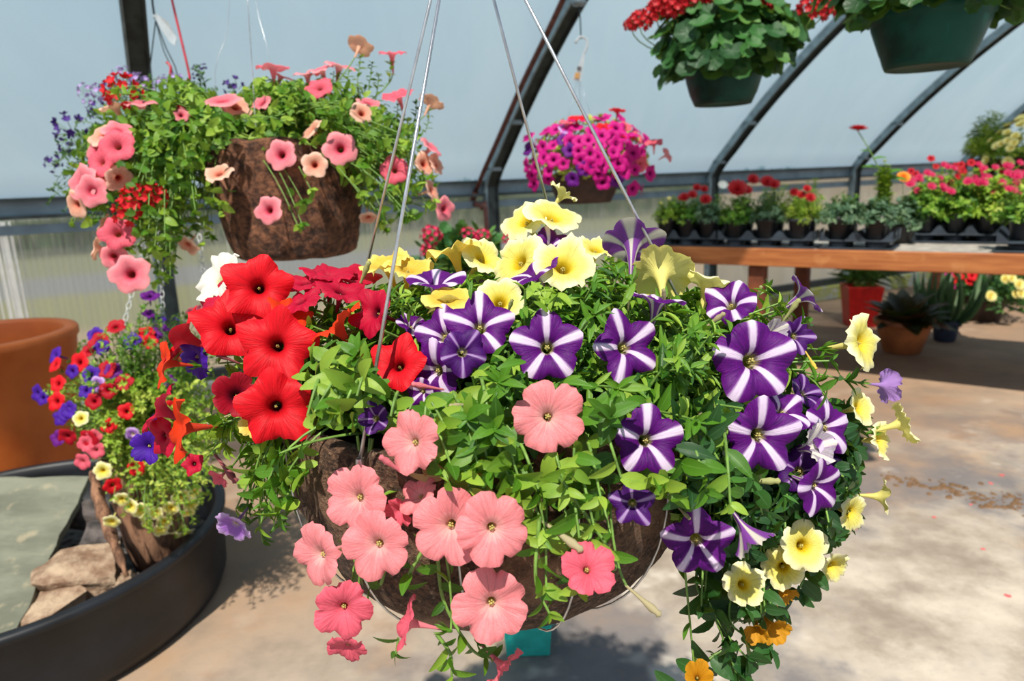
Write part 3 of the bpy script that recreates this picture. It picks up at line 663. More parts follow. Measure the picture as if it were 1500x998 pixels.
def clear_fn(B_):
  _bp = np.array([P(q[0], q[1], q[7]) for q in B_]); _bn = np.array([face(*q[3:6]) for q in B_]); _br = np.array([q[2] * .52 * q[7] / FPX for q in B_])
  _bx = np.array([[q[0], q[1], q[2] * .46, q[7]] for q in B_]); _bf = np.abs(np.array([unit(q[3:6])[2] for q in B_]))
  def f(p):
    # leaves do not grow through the open flowers or lie across their faces
    v = p - _bp; al = (v * _bn).sum(1); rd = np.linalg.norm(v - al[:, None] * _bn, axis=1)
    if ((al > -.008) & (al < .05) & (rd < _br * 1.0)).any(): return False
    X, Y, Z = proj(p); r2 = np.hypot(X[0] - _bx[:, 0], (Y[0] - _bx[:, 1]) / np.maximum(.35, _bf))
    return not ((r2 < _bx[:, 2] * 1.02) & (Z[0] < _bx[:, 3] + .01)).any()
  return f
clear_of_blooms = clear_fn(B_)
CLIP = [(240, 660), (285, 640), (275, 600), (290, 560), (318, 505), (360, 455), (420, 412), (470, 428), (540, 420), (600, 412), (690, 395), (760, 398), (820, 378), (880, 385), (905, 352), (925, 395), (990, 408), (1050, 432), (1100, 438), (1125, 405), (1150, 425), (1205, 440), (1215, 475), (1240, 500), (1262, 560), (1285, 600), (1278, 650), (1255, 700), (1262, 760), (1235, 790), (1195, 815), (1168, 850), (1160, 905), (1125, 940), (1060, 930), (1015, 905), (1040, 850), (1050, 815), (985, 770), (985, 735), (935, 705), (885, 715), (900, 760), (893, 815), (862, 872), (815, 912), (790, 880), (790, 812), (715, 760), (655, 715), (600, 650), (548, 626), (500, 622), (447, 622), (452, 680), (430, 720), (436, 770), (385, 802), (350, 770), (318, 690), (280, 690)]
KEEP[0] = clear_of_blooms
fo = {k: Foliage() for k in ('red', 'star', 'yellow', 'pink', 'trail')}
def which(p):
    X, Y, Z = proj(p); x, y = X[0], Y[0]
    if x > 1010 and y > 640: return fo['trail']
    if x < 600: return fo['red']
    if y > 640: return fo['pink']
    return fo['yellow'] if y < 470 else fo['star']
def pickleaf(p):
    X, Y, Z = proj(p); x, y = X[0], Y[0]
    if (x < 690 and y > 470 and x > 400) or (y > 590 and x < 1250): return T_BROAD, .037, .46
    if x < 400: return T_NARROW, .034, .30
    return T_NARROW, .034, .27
ca, sa = 0, 0
dome(which, BC + [.045, 0, -.005], (.36, .29, .20), .17, 900, None, 0, 0, .23, clip=CLIP, pick=pickleaf, el=(-52, 88), n=11, tuft=5, tint=(.15, .95), start=.42)
# closely set short shoots that close the middle of the crown
dome(which, BC + [.04, 0, -.02], (.27, .22, .14), .05, 420, None, 0, 0, .23, clip=CLIP, pick=pickleaf, el=(0, 88), n=9, tuft=5, tint=(.0, .6), start=.4)
# right trailing mass: broad leaves, its shade put into a darker green
def trails(F, paths, T, L, wr, n, tint, r=.0016, clip=None, tuft=4, spread=.85):
    for pts in paths:
        P3 = path([P(*q) for q in pts], 14); grow(F, P3, T, L, wr, unit((P3[-1] - BC) * [1, 1, 0]), n=n, tint=tint, r=r, tuft=tuft, clip=clip, start=.12, spread=spread)
rt = []
for i in range(420):
    x1 = rng.uniform(985, 1255); y1 = rng.uniform(640, 905) if x1 < 1150 else rng.uniform(600, 800)
    if not inpoly(x1, y1, CLIP): continue
    z1 = rng.uniform(.74, .98); x0 = 960 + (x1 - 985) * .75; rt.append([(x0, 610 + rng.uniform(-30, 30), .84), ((x0 + x1) / 2 + 20, 640 + (y1 - 640) * .35, (z1 + .84) / 2), (x1, y1, z1)])
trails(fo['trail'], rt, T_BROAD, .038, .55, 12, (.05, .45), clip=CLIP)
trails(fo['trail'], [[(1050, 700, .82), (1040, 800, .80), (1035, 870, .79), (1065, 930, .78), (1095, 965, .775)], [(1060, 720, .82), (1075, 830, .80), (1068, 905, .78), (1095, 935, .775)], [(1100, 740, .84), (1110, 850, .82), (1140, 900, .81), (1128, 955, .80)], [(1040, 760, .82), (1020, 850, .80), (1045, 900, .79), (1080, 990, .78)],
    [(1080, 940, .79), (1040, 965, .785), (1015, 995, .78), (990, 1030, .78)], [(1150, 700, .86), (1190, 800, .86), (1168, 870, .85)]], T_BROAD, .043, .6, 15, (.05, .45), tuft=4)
# left trailing mass
lt = []
for i in range(46):
    x1 = rng.uniform(262, 440); y1 = rng.uniform(600, 795)
    if not inpoly(x1, y1, CLIP): continue
    z1 = rng.uniform(.82, .95); lt.append([(450, 600, .86), (410 + (x1 - 340) * .3, 605, .9), (x1, y1, z1)])
trails(fo['red'], lt, T_NARROW, .032, .32, 9, (.2, .9), clip=CLIP)
trails(fo['red'], [[(420, 640, .88), (400, 700, .9), (380, 745, .9), (385, 795, .9)], [(420, 650, .9), (420, 700, .9), (432, 745, .9)], [(400, 650, .88), (370, 700, .9), (360, 760, .9)], [(420, 660, .9), (405, 720, .92), (412, 770, .92)]], T_NARROW, .030, .38, 12, (.0, .4), clip=CLIP)
# big leaves lying over the front rim and down the liner
fr = []
for x0, y0, x1, y1 in ((620, 600, 640, 690), (660, 590, 700, 680), (700, 610, 745, 700), (740, 640, 790, 720), (790, 640, 830, 720), (850, 640, 880, 730), (760, 660, 800, 780), (800, 690, 800, 860), (830, 700, 850, 800), (890, 650, 905, 760), (880, 760, 850, 860), (690, 650, 640, 740), (560, 600, 590, 640), (510, 590, 490, 610), (930, 640, 950, 700), (970, 650, 985, 730), (720, 700, 770, 790), (845, 600, 840, 690), (930, 600, 1000, 680), (640, 560, 600, 600), (545, 560, 520, 590), (600, 590, 650, 620), (700, 560, 720, 640), (1000, 640, 1035, 720), (1060, 650, 1070, 740), (610, 600, 660, 680), (640, 600, 690, 720), (680, 620, 720, 690), (560, 600, 560, 650), (720, 640, 760, 700), (780, 690, 740, 750), (830, 660, 870, 770), (700, 690, 760, 740), (860, 600, 910, 700), (900, 600, 960, 700), (590, 590, 570, 620), (540, 570, 500, 605), (520, 560, 460, 605), (630, 580, 620, 640), (480, 560, 450, 610)):
    fr.append([(x0, y0 - 24, .70), ((x0 + x1) / 2, (y0 + y1) / 2 - 25, .615), (x1, y1, .60)])
trails(fo['pink'], fr, T_BROAD, .036, .47, 7, (.35, .95), tuft=3, clip=CLIP)
trails(fo['pink'], [[(650, 760, .63), (600, 840, .62), (590, 890, .63), (580, 960, .64)], [(640, 800, .64), (650, 880, .66), (690, 950, .66), (720, 965, .66)], [(590, 700, .62), (560, 850, .63), (535, 885, .65)], [(620, 650, .62), (600, 720, .61), (570, 760, .62)], [(640, 930, .66), (660, 960, .66), (662, 1000, .66)], [(820, 700, .60), (900, 820, .62), (880, 840, .62)], [(790, 760, .6), (785, 850, .6), (805, 900, .6)]], T_BROAD, .026, .42, 9, (.2, .7), tuft=3)

KEEP[0] = None
ELC = BC + [.045, 0, .0]; ELA = np.array([.40, .30, .23])
def envdepth(x, y):
    d = ray(x, y); o = (CAM - ELC) / ELA; e = d / ELA; A = e @ e; B = 2 * o @ e; C_ = o @ o - 1; D = B * B - 4 * A * C_
    return (-B - math.sqrt(D)) / (2 * A) if D > 0 else -B / (2 * A)
KIND = dict(red=dict(point=.20, notch=.12, ruffle=.075, fold=.09, step=.05), star=dict(point=.04, notch=.17, ruffle=.035, fold=.03, step=.03), pink=dict(point=.0, notch=.24, nexp=.38, ruffle=.065, fold=.06, step=.06, tube=.7), yellow=dict(point=.0, notch=.20, nexp=.4, ruffle=.08, fold=.06))
STY = dict(red='red', orange_red='red', crimson='red', dark_crimson='pink', pink='pink', hot_pink='pink', star='star', dark_star='star', yellow='yellow', gold='yellow', amber='yellow', white='yellow', violet='pink', lilac='pink', wilted='yellow')
NAMES = dict(red='scarlet petunia bloom', orange_red='orange-red petunia bloom', crimson='crimson petunia bloom', dark_crimson='dark wine-red petunia bloom', pink='salmon pink petunia bloom', hot_pink='hot pink petunia bloom', star='purple petunia bloom with white star', dark_star='dark purple petunia bloom', yellow='pale yellow petunia bloom', gold='golden yellow petunia bloom', amber='amber withered petunia bloom', white='white petunia bloom', violet='violet-blue petunia bloom', lilac='lilac petunia bloom', wilted='faded white and purple petunia bloom')
bst = MB(); SOILC = BC + [.02, 0, .0]
for i, (x, y, wd, fx, fy, fz, kind, dep) in enumerate(B_):
    r_ = np.random.default_rng(100 + i); kd = dict(KIND[STY[kind]]); wilt = kind in ('wilted', 'amber')
    cup = r_.uniform(-.05, .12) + (.1 if abs(fz) < .5 else 0) + (.45 if kind == 'dark_crimson' else 0) + (.2 if wd < 60 else 0)
    kd['ruffle'] *= r_.uniform(.7, 1.5)
    if STY[kind] == 'star': kd['notch'] = r_.uniform(.14, .27); kd['point'] = r_.uniform(.0, .16); kd['fold'] = r_.uniform(.02, .09); kd['lobe_var'] = .11
    if STY[kind] == 'red': wd *= .95; kd['lobe_var'] = .10
    if wilt: cup += .8; kd['ruffle'] = .11
    me = bloom_mesh('petunia_bloom', MT[kind], cup=cup, r=r_, **kd)
    rad = wd * .52 * dep / FPX; nrm = face(fx, fy, fz); pos = P(x, y, dep)
    roll = r_.uniform(-.25, .25) + (-.314 if kind in ('star', 'red') else r_.uniform(0, 6))
    o, M4 = place(me, 'petunia_bloom', pos, nrm, rad, main, roll, NAMES[kind])
    sub(CALYX, 'calyx', M4, o, 'green calyx'); sub(STAMENS if STY[kind] != 'red' else STAMENS_R, 'stamens', M4, o)
    # flower stalk back to the plant
    e0 = pos - nrm * rad * 1.55; tgt = SOILC + np.array([(pos - SOILC)[0] * .45, (pos - SOILC)[1] * .45, .03 + max(0, (pos - SOILC)[2]) * .3])
    if pos[2] < BC[2] - .02: tgt = BC + unit((pos - BC) * [1, 1, 0]) * .235 + [0, 0, .02]
    dd = tgt - e0; st = curve(e0, e0 - nrm * rad * .5 + dd * .25 + [0, 0, .01], e0 + dd * min(1, .11 / (np.linalg.norm(dd) + .001) + (1 if pos[2] < BC[2] else .3)), 7)
    KEEP[0] = clear_of_blooms; tube_runs(bst, st, np.linspace(.0011, .0016, 7), 5); KEEP[0] = None
    if pos[2] < BC[2] - .02 or abs(fz) < .6:
        Fx = fo['pink'] if y > 640 else fo['star']
        for q in range(3):
            p = st[1 + q]; dl = unit(rng.normal(0, 1, 3) + nrm * .3); Fx.leaf(T_NARROW, p, dl, [0, 0, 1], .02, .006, rng.uniform(.4, .8))
for F, nm, mt in ((fo['red'], 'red petunia leaves', 'leaf'), (fo['star'], 'fine leaves of the purple star petunias', 'leaf'), (fo['yellow'], 'leaves below the yellow blooms', 'leaf'), (fo['pink'], 'broad leaves over the front rim', 'leaf'), (fo['trail'], 'trailing leaves coloured dark for the shaded side', 'leaf_dark')):
    o = F.build('foliage', MT[mt], main, MT['stem']); o['label'] = nm
bst.build('flower_stalks', MT['stem'], main)
# buds and furled, spent blooms
bst2 = MB()
BUD_R = [(.02, -1.0), (.06, -.9), (.07, -.6), (.08, -.3), (.10, 0), (.15, .3), (.18, .5), (.12, .72), (.16, .85), (.05, .95)]
for i, (x, y, x2, y2, dep, kind) in enumerate([(540, 350 + 35, 522, 430, .84, 'bud'), (890, 392, 905, 440, .80, 'bud'), (972, 425, 975, 460, .74, 'spent'), (922, 425, 920, 460, .74, 'spent'), (876, 458, 888, 478, .70, 'spent'), (750, 440, 740, 470, .70, 'bud'), (660, 595, 702, 592, .63, 'spent'), (605, 563, 655, 572, .65, 'hot_pink'), (850, 805, 785, 757, .59, 'spent'), (965, 900, 910, 852, .62, 'spent'), (1115, 420, 1105, 450, .80, 'bud'), (1170, 440, 1140, 480, .79, 'bud'), (1195, 540, 1178, 512, .76, 'gold'), (1010, 700 + 60, 985, 735, .66, 'spent'), (1140, 705, 1075, 705, .70, 'bud'), (1025, 605, 1030, 640, .68, 'spent'), (1060, 460, 1020, 490, .76, 'spent'), (318, 520, 358, 535, .78, 'dark_crimson'), (305, 620, 345, 605, .75, 'spent'), (558, 670, 600, 700, .585, 'hot_pink'), (480, 610 + 80, 440, 705, .86, 'purple'), (720, 700, 690, 690, .6, 'gold'), (1225, 690, 1215, 660, .80, 'amber'), (345, 705, 310, 660, .86, 'dark_crimson')]):
    a, b2 = P(x, y, dep), P(x2, y2, dep + .015); ax = unit(a - b2); L = np.linalg.norm(a - b2)
    me = bloom_mesh('petunia_bud', MT[kind], seg=20, notch=.3, point=.3, ruffle=.02, cup=0, fold=.0, rings=BUD_R, r=np.random.default_rng(i))
    o, M4 = place(me, 'petunia_bud', a - ax * L * .42, ax, L * .5, main); o['label'] = 'furled petunia bud'
    tgt = BC + (a - BC) * [.75, .75, .3] if a[2] > BC[2] - .03 else BC + unit((a - BC) * [1, 1, 0]) * .245 + [0, 0, .0]
    e0 = a - ax * L * .85; KEEP[0] = clear_of_blooms; tube_runs(bst2, curve(e0, e0 - ax * .02 + [0, 0, .012], tgt, 7), np.full(7, .0013), 5); KEEP[0] = None
bst2.build('bud_stalks', MT['stem'], main)

tb = PH(775, 968, 0); teal = plain('teal_plastic', (.03, .48, .40), .4, var=.1)
b = MB(); b.lathe([(0, .0), (.075, .0), (.082, .006), (.092, .105), (.100, .107), (.100, .122), (.093, .124), (.088, .118), (.08, .03), (0, .03)], tb + [0, .07, 0], 4, R=np.stack([[.72, .69, 0], [-.69, .72, 0], [0, 0, 1]], 1), smooth=False)
tag(b.build('square_pot', teal), 'small teal plastic pot on the floor straight below the large basket', 'pot')
# dry curled leaves caught at the rim
F = Foliage()
for x, y in ((668, 660), (690, 665), (655, 690), (640, 705), (680, 700), (705, 690)):
    F.leaf(T_BROAD, P(x, y, .635), face(rng.normal(), rng.normal(), .2), face(0, .3, 1), .035, .02, rng.uniform(.3, 1))
F.build('dry_leaves', MT['leaf_dry'], main)
# ================================================================== smaller blooms shared by the other plants
def small_set(kind, n=4, seg=25, **kw):
    rg = [RINGS[i] for i in (0, 2, 3, 4, 6, 8, 9, 10)]
    return [bloom_mesh('bloom_' + kind, MT[kind], seg=seg, rings=rg, r=np.random.default_rng(50 + i), **{**dict(notch=.16, point=.03, ruffle=.05, fold=.04), **kw}) for i in range(n)]
SM = {k: small_set(k) for k in ('rose', 'peach', 'hot_pink', 'magenta', 'cherry', 'violet', 'purple', 'yellow', 'lilac', 'red', 'pink')}
def scatter(par, name, recs, label=None):
    for x, y, wd, nrm, kind, dep in recs:
        me = SM[kind][int(rng.integers(4))]; pos = P(x, y, dep)
        o, M4 = place(me, name, pos, nrm, wd * .52 * dep / FPX, par)
        if label: o['label'] = label[kind]
def ell_hit(x, y, c, ax):
    d = ray(x, y); o = (CAM - c) / ax; e = d / ax; A = e @ e; B = 2 * o @ e; C_ = o @ o - 1; D = B * B - 4 * A * C_
    t = (-B - math.sqrt(D)) / (2 * A) if D > 0 else -B / (2 * A)
    p = CAM + d * t; n = unit((p - c) / ax ** 2); return t, n
def toward(n, k=.6): return unit(n + k * -unit(FW))
def hanger(par, ends, apex, r=.0016, mat=None, name='hanger_wire'):
    for e in ends:
        b = MB(); b.tube([apex, (np.asarray(apex) + e) / 2, e], r, 6); b.build(name, mat or wire_m, par)
def pompom(name, mat, layers=((.0, 12, 1.0), (.35, 10, .8), (.7, 8, .55), (1.05, 5, .35)), bulge=.35):
    F = Foliage()
    for el, n, r in layers:
        for k in range(n):
            a = 2 * PI * k / n + el * 3; d = np.array([math.cos(a) * math.cos(el), math.sin(a) * math.cos(el), math.sin(el) * 1.0 + .12])
            F.leaf(T_PETAL, d * .15 * r, d * [1, 1, .8], [0, 0, 1], .9 * r + .1, .55 * r + .1, .5)
    F.st.lathe([(0, -.2), (.15, -.12), (.1, .05), (0, .1)], (0, 0, 0), 8)
    o = F.build(name, mat); me = o.data; bpy.data.objects.remove(o); return me
def petalplain(name, col, col2=None):
    t = NT(name); uv = t.n('UVMap'); y = t.n('SeparateXYZ', i0=uv.outputs[0]).outputs[1]
    c = t.mix(t.smooth(y, .3, 1.0), col, col2 or tuple(x * .7 for x in col)); b = t.bsdf(Base_Color=c, Roughness=.6)
    return t.done(t.n('MixShader', i0=.25, i1=b, i2=t.n('BsdfTranslucent', Color=c)))
POM = {'red': pompom('bloom_red', petalplain('petal_marigold_red', (.50, .006, .012))), 'orange': pompom('bloom_orange', petalplain('petal_orange', (.80, .10, .01), (.90, .38, .02)), bulge=.2),
       'yellow': pompom('bloom_yellow', petalplain('petal_mum_yellow', (.85, .72, .12), (.92, .85, .40))), 'white': pompom('bloom_white', petalplain('petal_daisy_white', (.85, .85, .78)), ((.1, 11, 1.0),)),
       'magenta': pompom('bloom_magenta', petalplain('petal_zinnia_magenta', (.62, .012, .10)), ((.1, 9, 1.0), (.6, 6, .6)))}
def head_mesh(name, mat, n=34, seed=0):
    """round cluster of five-petalled florets"""
    F = Foliage(); r_ = np.random.default_rng(seed)
    for i in range(n):
        z = 1 - 1.35 * (i + .5) / n; a = i * 2.4; q = math.sqrt(max(0, 1 - z * z)); d = np.array([math.cos(a) * q, math.sin(a) * q, z]); c = d * r_.uniform(.72, .95)
        x = unit(np.cross(d, [.1, .2, 1])); y = np.cross(d, x)
        for k in range(5):
            b = k * 1.257 + a; pd = x * math.cos(b) + y * math.sin(b) + d * .35; F.leaf(T_PETAL, c, pd, d, .30, .24, r_.uniform())
        F.st.tube([c, c * .3 - [0, 0, .3]], .02, 4, cap=False)
    o = F.build(name, mat, None, MT['stem']); me = o.data; bpy.data.objects.remove(o); return me
GER = petalplain('petal_geranium', (.52, .003, .010), (.42, .0, .006)); GER2 = petalplain('petal_geranium_pink', (.66, .01, .10), (.55, .005, .06)); VERB = petalplain('petal_verbena', (.66, .003, .01), (.55, .0, .01))
HEAD = [head_mesh('geranium_head', GER, seed=i) for i in range(2)]; HEADP = head_mesh('geranium_head_pink', GER2, 20); HEADV = head_mesh('verbena_head', VERB, 18)
LOB = {k: head_mesh('lobelia_spray_' + k, petalplain('petal_lobelia_' + k, c), 9, 3) for k, c in dict(purple=(.07, .02, .24), lilac=(.50, .36, .70)).items()}

# ================================================================== left hanging basket (fibre pot, rose-pink petunias)
LC = P(418, 214, 1.74)
left = empty('hanging_basket', tuple(LC - [0, 0, .28])); tag(left, 'brown fibre pot hanging at upper left, overflowing with rose-pink petunias and green vines', 'hanging basket', 'hanging flower baskets')
fibre = NT('fibre_pot'); n1 = fibre.noise(42, 6, .75); n2 = fibre.noise(9, 3)
c = fibre.mix(fibre.smooth(n1, .38, .66), (.040, .016, .009), (.30, .125, .062)); c = fibre.mix(fibre.math('MULTIPLY', fibre.smooth(n2, .5, .7), .5), c, (.14, .065, .035))
fibre_m = fibre.done(fibre.bsdf(Base_Color=c, Roughness=.9, Normal=fibre.bump(n1, 1.0, .02)))
rough_bowl('fibre_pot', LC, [(.160, -.02), (.168, .004), (.180, .006), (.187, -.008), (.186, -.03), (.180, -.10), (.170, -.18), (.155, -.245), (.135, -.268), (.05, -.275), (0, -.275)], left, fibre_m, .006, 90, 5)
b = MB(); b.lathe([(0, -.02), (.1, -.02), (.165, -.03)], LC, 40); b.build('soil', soil_m, left)
LA = P(355, -160, 1.76)
for x1, y1, dep in ((376, 212, 1.60), (315, 110, 1.80), (396, 92, 1.88)):
    e = P(x1, y1, dep); m1 = P({376: 369, 315: 333, 396: 378}[x1] + 0, {376: 95, 315: 45, 396: 20}[x1], dep + .01)
    top = P({376: 361, 315: 338, 396: 372}[x1], -30, dep); e2 = e.copy(); e2[2] = min(e[2], LC[2])
    b = MB(); b.tube(path([LA, top, m1, e] + ([e2] if e[2] > LC[2] + .01 else []), 16), .0013 if x1 == 376 else .0006, 6); b.build('hanger_wire', wire_m, left)
LL = dict(rose='rose-pink petunia bloom', peach='peach petunia bloom', hot_pink='hot pink petunia bloom', pink='salmon petunia bloom')
LB = [(400, 98, 48, (0, 1, .2), 'hot_pink', 1.66), (412, 110, 36, (.4, .9, .2), 'rose', 1.7), (528, 66, 38, (.2, .8, -.4), 'peach', 1.7), (574, 77, 42, (0, .9, .35), 'hot_pink', 1.7), (470, 100, 44, (-.2, .7, .4), 'rose', 1.75), (497, 95, 46, (.2, .8, .3), 'rose', 1.74), (450, 108, 40, (0, .8, .3), 'rose', 1.76), (468, 127, 40, (0, .5, .8), 'hot_pink', 1.68),
 (583, 138, 46, (-.2, .75, .55), 'hot_pink', 1.68), (632, 148, 38, (.3, .75, -.2), 'peach', 1.72), (632, 215, 38, (.6, .6, .3), 'rose', 1.72), (640, 240, 34, (.8, .2, .4), 'peach', 1.74), (622, 240, 36, (.5, .1, .6), 'peach', 1.72), (652, 306, 36, (.7, -.1, .6), 'rose', 1.72), (633, 278, 36, (.7, .2, .3), 'peach', 1.74),
 (578, 249, 42, (.1, 0, 1), 'hot_pink', 1.58), (498, 217, 50, (.1, .05, 1), 'rose', 1.56), (461, 241, 38, (.2, .05, 1), 'peach', 1.55), (411, 226, 46, (-.1, .1, 1), 'rose', 1.55), (455, 190, 44, (-.5, .5, .5), 'peach', 1.6), (530, 165, 36, (.3, .3, .8), 'peach', 1.66), (540, 150, 34, (.2, .6, .5), 'rose', 1.7), (393, 308, 42, (-.2, 0, 1), 'rose', 1.54), (320, 253, 42, (-.1, .65, .75), 'peach', 1.54),
 (325, 146, 52, (0, .75, .6), 'rose', 1.62), (345, 155, 44, (.4, .4, .6), 'peach', 1.66), (383, 150, 36, (-.3, .5, .7), 'rose', 1.66), (206, 150, 50, (0, .85, .4), 'rose', 1.64), (168, 155, 46, (-.3, .85, .3), 'peach', 1.66), (265, 168, 24, (.3, .3, .8), 'rose', 1.6),
 (171, 213, 50, (.2, .15, 1), 'hot_pink', 1.52), (172, 190, 42, (.2, .6, .7), 'rose', 1.58), (148, 196, 44, (-.3, .5, .8), 'peach', 1.6), (138, 218, 42, (-.5, .2, .8), 'rose', 1.6), (146, 237, 46, (-.2, .2, .95), 'hot_pink', 1.56), (120, 268, 54, (-.3, .1, .95), 'rose', 1.56), (134, 280, 46, (.1, -.1, 1), 'rose', 1.54), (110, 300, 42, (-.4, -.3, .85), 'peach', 1.57), (152, 255, 40, (.1, .3, .9), 'peach', 1.57), (175, 262, 40, (.5, -.3, .4), 'peach', 1.55),
 (172, 342, 48, (.35, .1, .95), 'hot_pink', 1.54), (166, 376, 38, (.3, -.2, .9), 'rose', 1.57), (190, 402, 56, (.15, 0, 1), 'rose', 1.52), (140, 362, 38, (-.8, .2, .3), 'peach', 1.57), (274, 360, 34, (-.2, -.6, .5), 'peach', 1.62), (540, 320, 28, (.2, -.7, .3), 'peach', 1.68), (150, 330, 34, (-.7, .3, .2), 'peach', 1.6)]
KEEP[0] = clear_fn([(x, y, w_, *f, k, d) for x, y, w_, f, k, d in LB])
CL2 = [(98, 320), (90, 262), (112, 200), (140, 150), (165, 128), (230, 118), (262, 112), (330, 140), (372, 118), (402, 108), (450, 128), (478, 112), (520, 118), (560, 150), (600, 172), (622, 190), (628, 230), (652, 290), (620, 320), (585, 330), (560, 352), (528, 300), (500, 270), (470, 290), (448, 335), (420, 352), (412, 300), (440, 262), (415, 250), (398, 222), (352, 214), (310, 232), (300, 262), (340, 280), (362, 320), (340, 330), (305, 318), (322, 352), (270, 372), (250, 415), (222, 430), (205, 385), (175, 340), (130, 330)]
L2 = {'a': Foliage(), 'b': Foliage(), 'c': Foliage()}
def shoots_to(Fs, n, poly, zr, base, T, L, wr, bulge=.08, nl=9, tint=(.2, .9), r=.0015, tuft=4, bx=None, start=.35, sides=4):
    xs = [q[0] for q in poly]; ys = [q[1] for q in poly]; k = 0
    while k < n:
        x, y = rng.uniform(min(xs), max(xs)), rng.uniform(min(ys), max(ys))
        if not inpoly(x, y, poly): continue
        k += 1; tip = P(x, y, rng.uniform(*zr)); bs = base + rng.normal(0, .04, 3) * [1, 1, 0]
        mid = bs * .4 + tip * .6; mid[2] = max(mid[2], bs[2] - .02) + bulge * rng.uniform(.4, 1.2)
        F = Fs(x, y) if callable(Fs) else Fs
        grow(F, curve(bs, mid, tip, 7), T, L, wr, unit(tip - bs), n=nl, clip=poly, tint=tint, r=r, tuft=tuft, start=start, sides=sides)
sel = lambda x, y: L2['a'] if x < 300 else (L2['b'] if y < 215 else L2['c'])
shoots_to(sel, 330, CL2, (1.50, 1.90), LC + [-.12, 0, .01], T_BROAD, .036, .55, .10, 8, (.45, 1.0))
shoots_to(sel, 150, [(100, 330), (115, 200), (230, 140), (340, 150), (380, 200), (340, 225), (290, 250), (300, 330), (240, 400), (200, 380)], (1.48, 1.75), LC + [-.25, 0, .02], T_BROAD, .034, .6, .08, 9, (.1, .9))
shoots_to(sel, 160, [(330, 150), (400, 115), (480, 115), (560, 150), (615, 190), (620, 320), (560, 350), (525, 280), (470, 230), (430, 205), (350, 205)], (1.55, 1.85), LC + [.02, 0, .0], T_BROAD, .032, .62, .08, 8, (.15, .95))
for x, y, dep in ((402, 108, 1.66), (528, 84, 1.7), (545, 92, 1.72), (573, 92, 1.7), (497, 104, 1.74), (470, 112, 1.75), (583, 152, 1.68), (610, 150, 1.72), (628, 160, 1.72), (555, 110, 1.74), (512, 96, 1.7), (440, 110, 1.76), (590, 175, 1.7), (535, 130, 1.72), (492, 85, 1.73), (620, 205, 1.72)):
    P3 = path([LC + [0, 0, .02], P(x * .8 + 90, y + 75, dep), P(x - 4, y + 30, dep), P(x, y, dep)], 10); grow(L2['b'], P3, T_BROAD, .022, .5, (0, 0, .3), n=16, tint=(.2, .8), start=.4, sides=4, r=.0013)
KEEP[0] = None
L2['a'].build('foliage', MT['leaf'], left, MT['stem'])['label'] = 'mixed yellow-green foliage hanging over the left side'
L2['b'].build('foliage', MT['leaf'], left, MT['stem'])['label'] = 'upright petunia shoots'
L2['c'].build('foliage', MT['leaf'], left, MT['stem'])['label'] = 'round leaves hanging over the pot'
scatter(left, 'petunia_bloom', [(x, y, w_, face(*f), k, d) for x, y, w_, f, k, d in LB], LL)
for x, y, s_, dep in ((178, 136, .045, 1.64), (203, 297, .040, 1.53), (190, 312, .036, 1.53), (225, 292, .034, 1.53), (262, 165, .02, 1.62)):
    o, _ = place(HEADV, 'verbena_cluster', P(x, y, dep), face(0, .8, .7), s_, left); o['label'] = 'dark red verbena flower cluster'
b = MB()
for x, y, w_, f, k, d in LB:
    n_ = face(*f); p0 = P(x, y, d) - n_ * w_ * .52 * d / FPX * 1.3; tg = LC + [(-.12 if x < 300 else 0), 0, .03]; dd = unit(tg - p0)
    b.tube(curve(p0, p0 - n_ * .03, p0 - n_ * .03 + dd * .12 + [0, 0, -.01], 5), .0016, 4, cap=False)
b.build('flower_stalks', MT['stem'], left)

# ------------------------------------------------------------------ lobelia basket behind it, on a red hook
GC = P(205, 250, 2.25)
lob = empty('hanging_basket', tuple(GC - [0, 0, .17])); tag(lob, 'hanging basket of fine-leaved purple and lilac lobelia behind the rose-pink one, on red hooks', 'hanging basket', 'hanging flower baskets')
green_pl = plain('dark_green_plastic', (.003, .050, .036), .45, var=.35, scale=7, bump=.05, spec=.2)
def plastic_pot(par, c, R, Rb, h, mat, name='pot', rim=.010, n=56):
    b = MB(); b.lathe([(R - .012, -.02), (R - .010, -.001), (R - .004, .004), (R + rim * .5, .003), (R + rim * .6, -.004), (R + rim * .4, -.026), (R - .002, -.030), (R * .97, -.045), (Rb * 1.12, -h * .72), (Rb * 1.10, -h * .74), (Rb * 1.02, -h + .014), (Rb * .96, -h), (Rb * .8, -h + .006), (0, -h + .006)], c, n)
    b.lathe([(0, -.022), (R - .011, -.022)], c, 24, 1); return b.build(name, [mat, soil_m], par)
plastic_pot(lob, GC, .14, .10, .16, green_pl)
F = Foliage(); CL3 = [(66, 300), (70, 200), (100, 185), (120, 140), (170, 118), (240, 104), (300, 108), (320, 130), (330, 170), (330, 250), (250, 330), (120, 330)]
shoots_to(F, 210, CL3, (2.05, 2.45), GC + [0, 0, .01], T_SMALL, .022, .5, .10, 11, (.2, .8), r=.0011)
for x, y in ((295, 108), (288, 100), (340, 128)): grow(F, path([GC, P(x, y + 40, 2.15), P(x, y, 2.1)], 8), T_SMALL, .03, .45, (0, 0, 1), n=14, tint=(.3, .8))
F.build('foliage', MT['leaf_dark'], lob, MT['stem'])
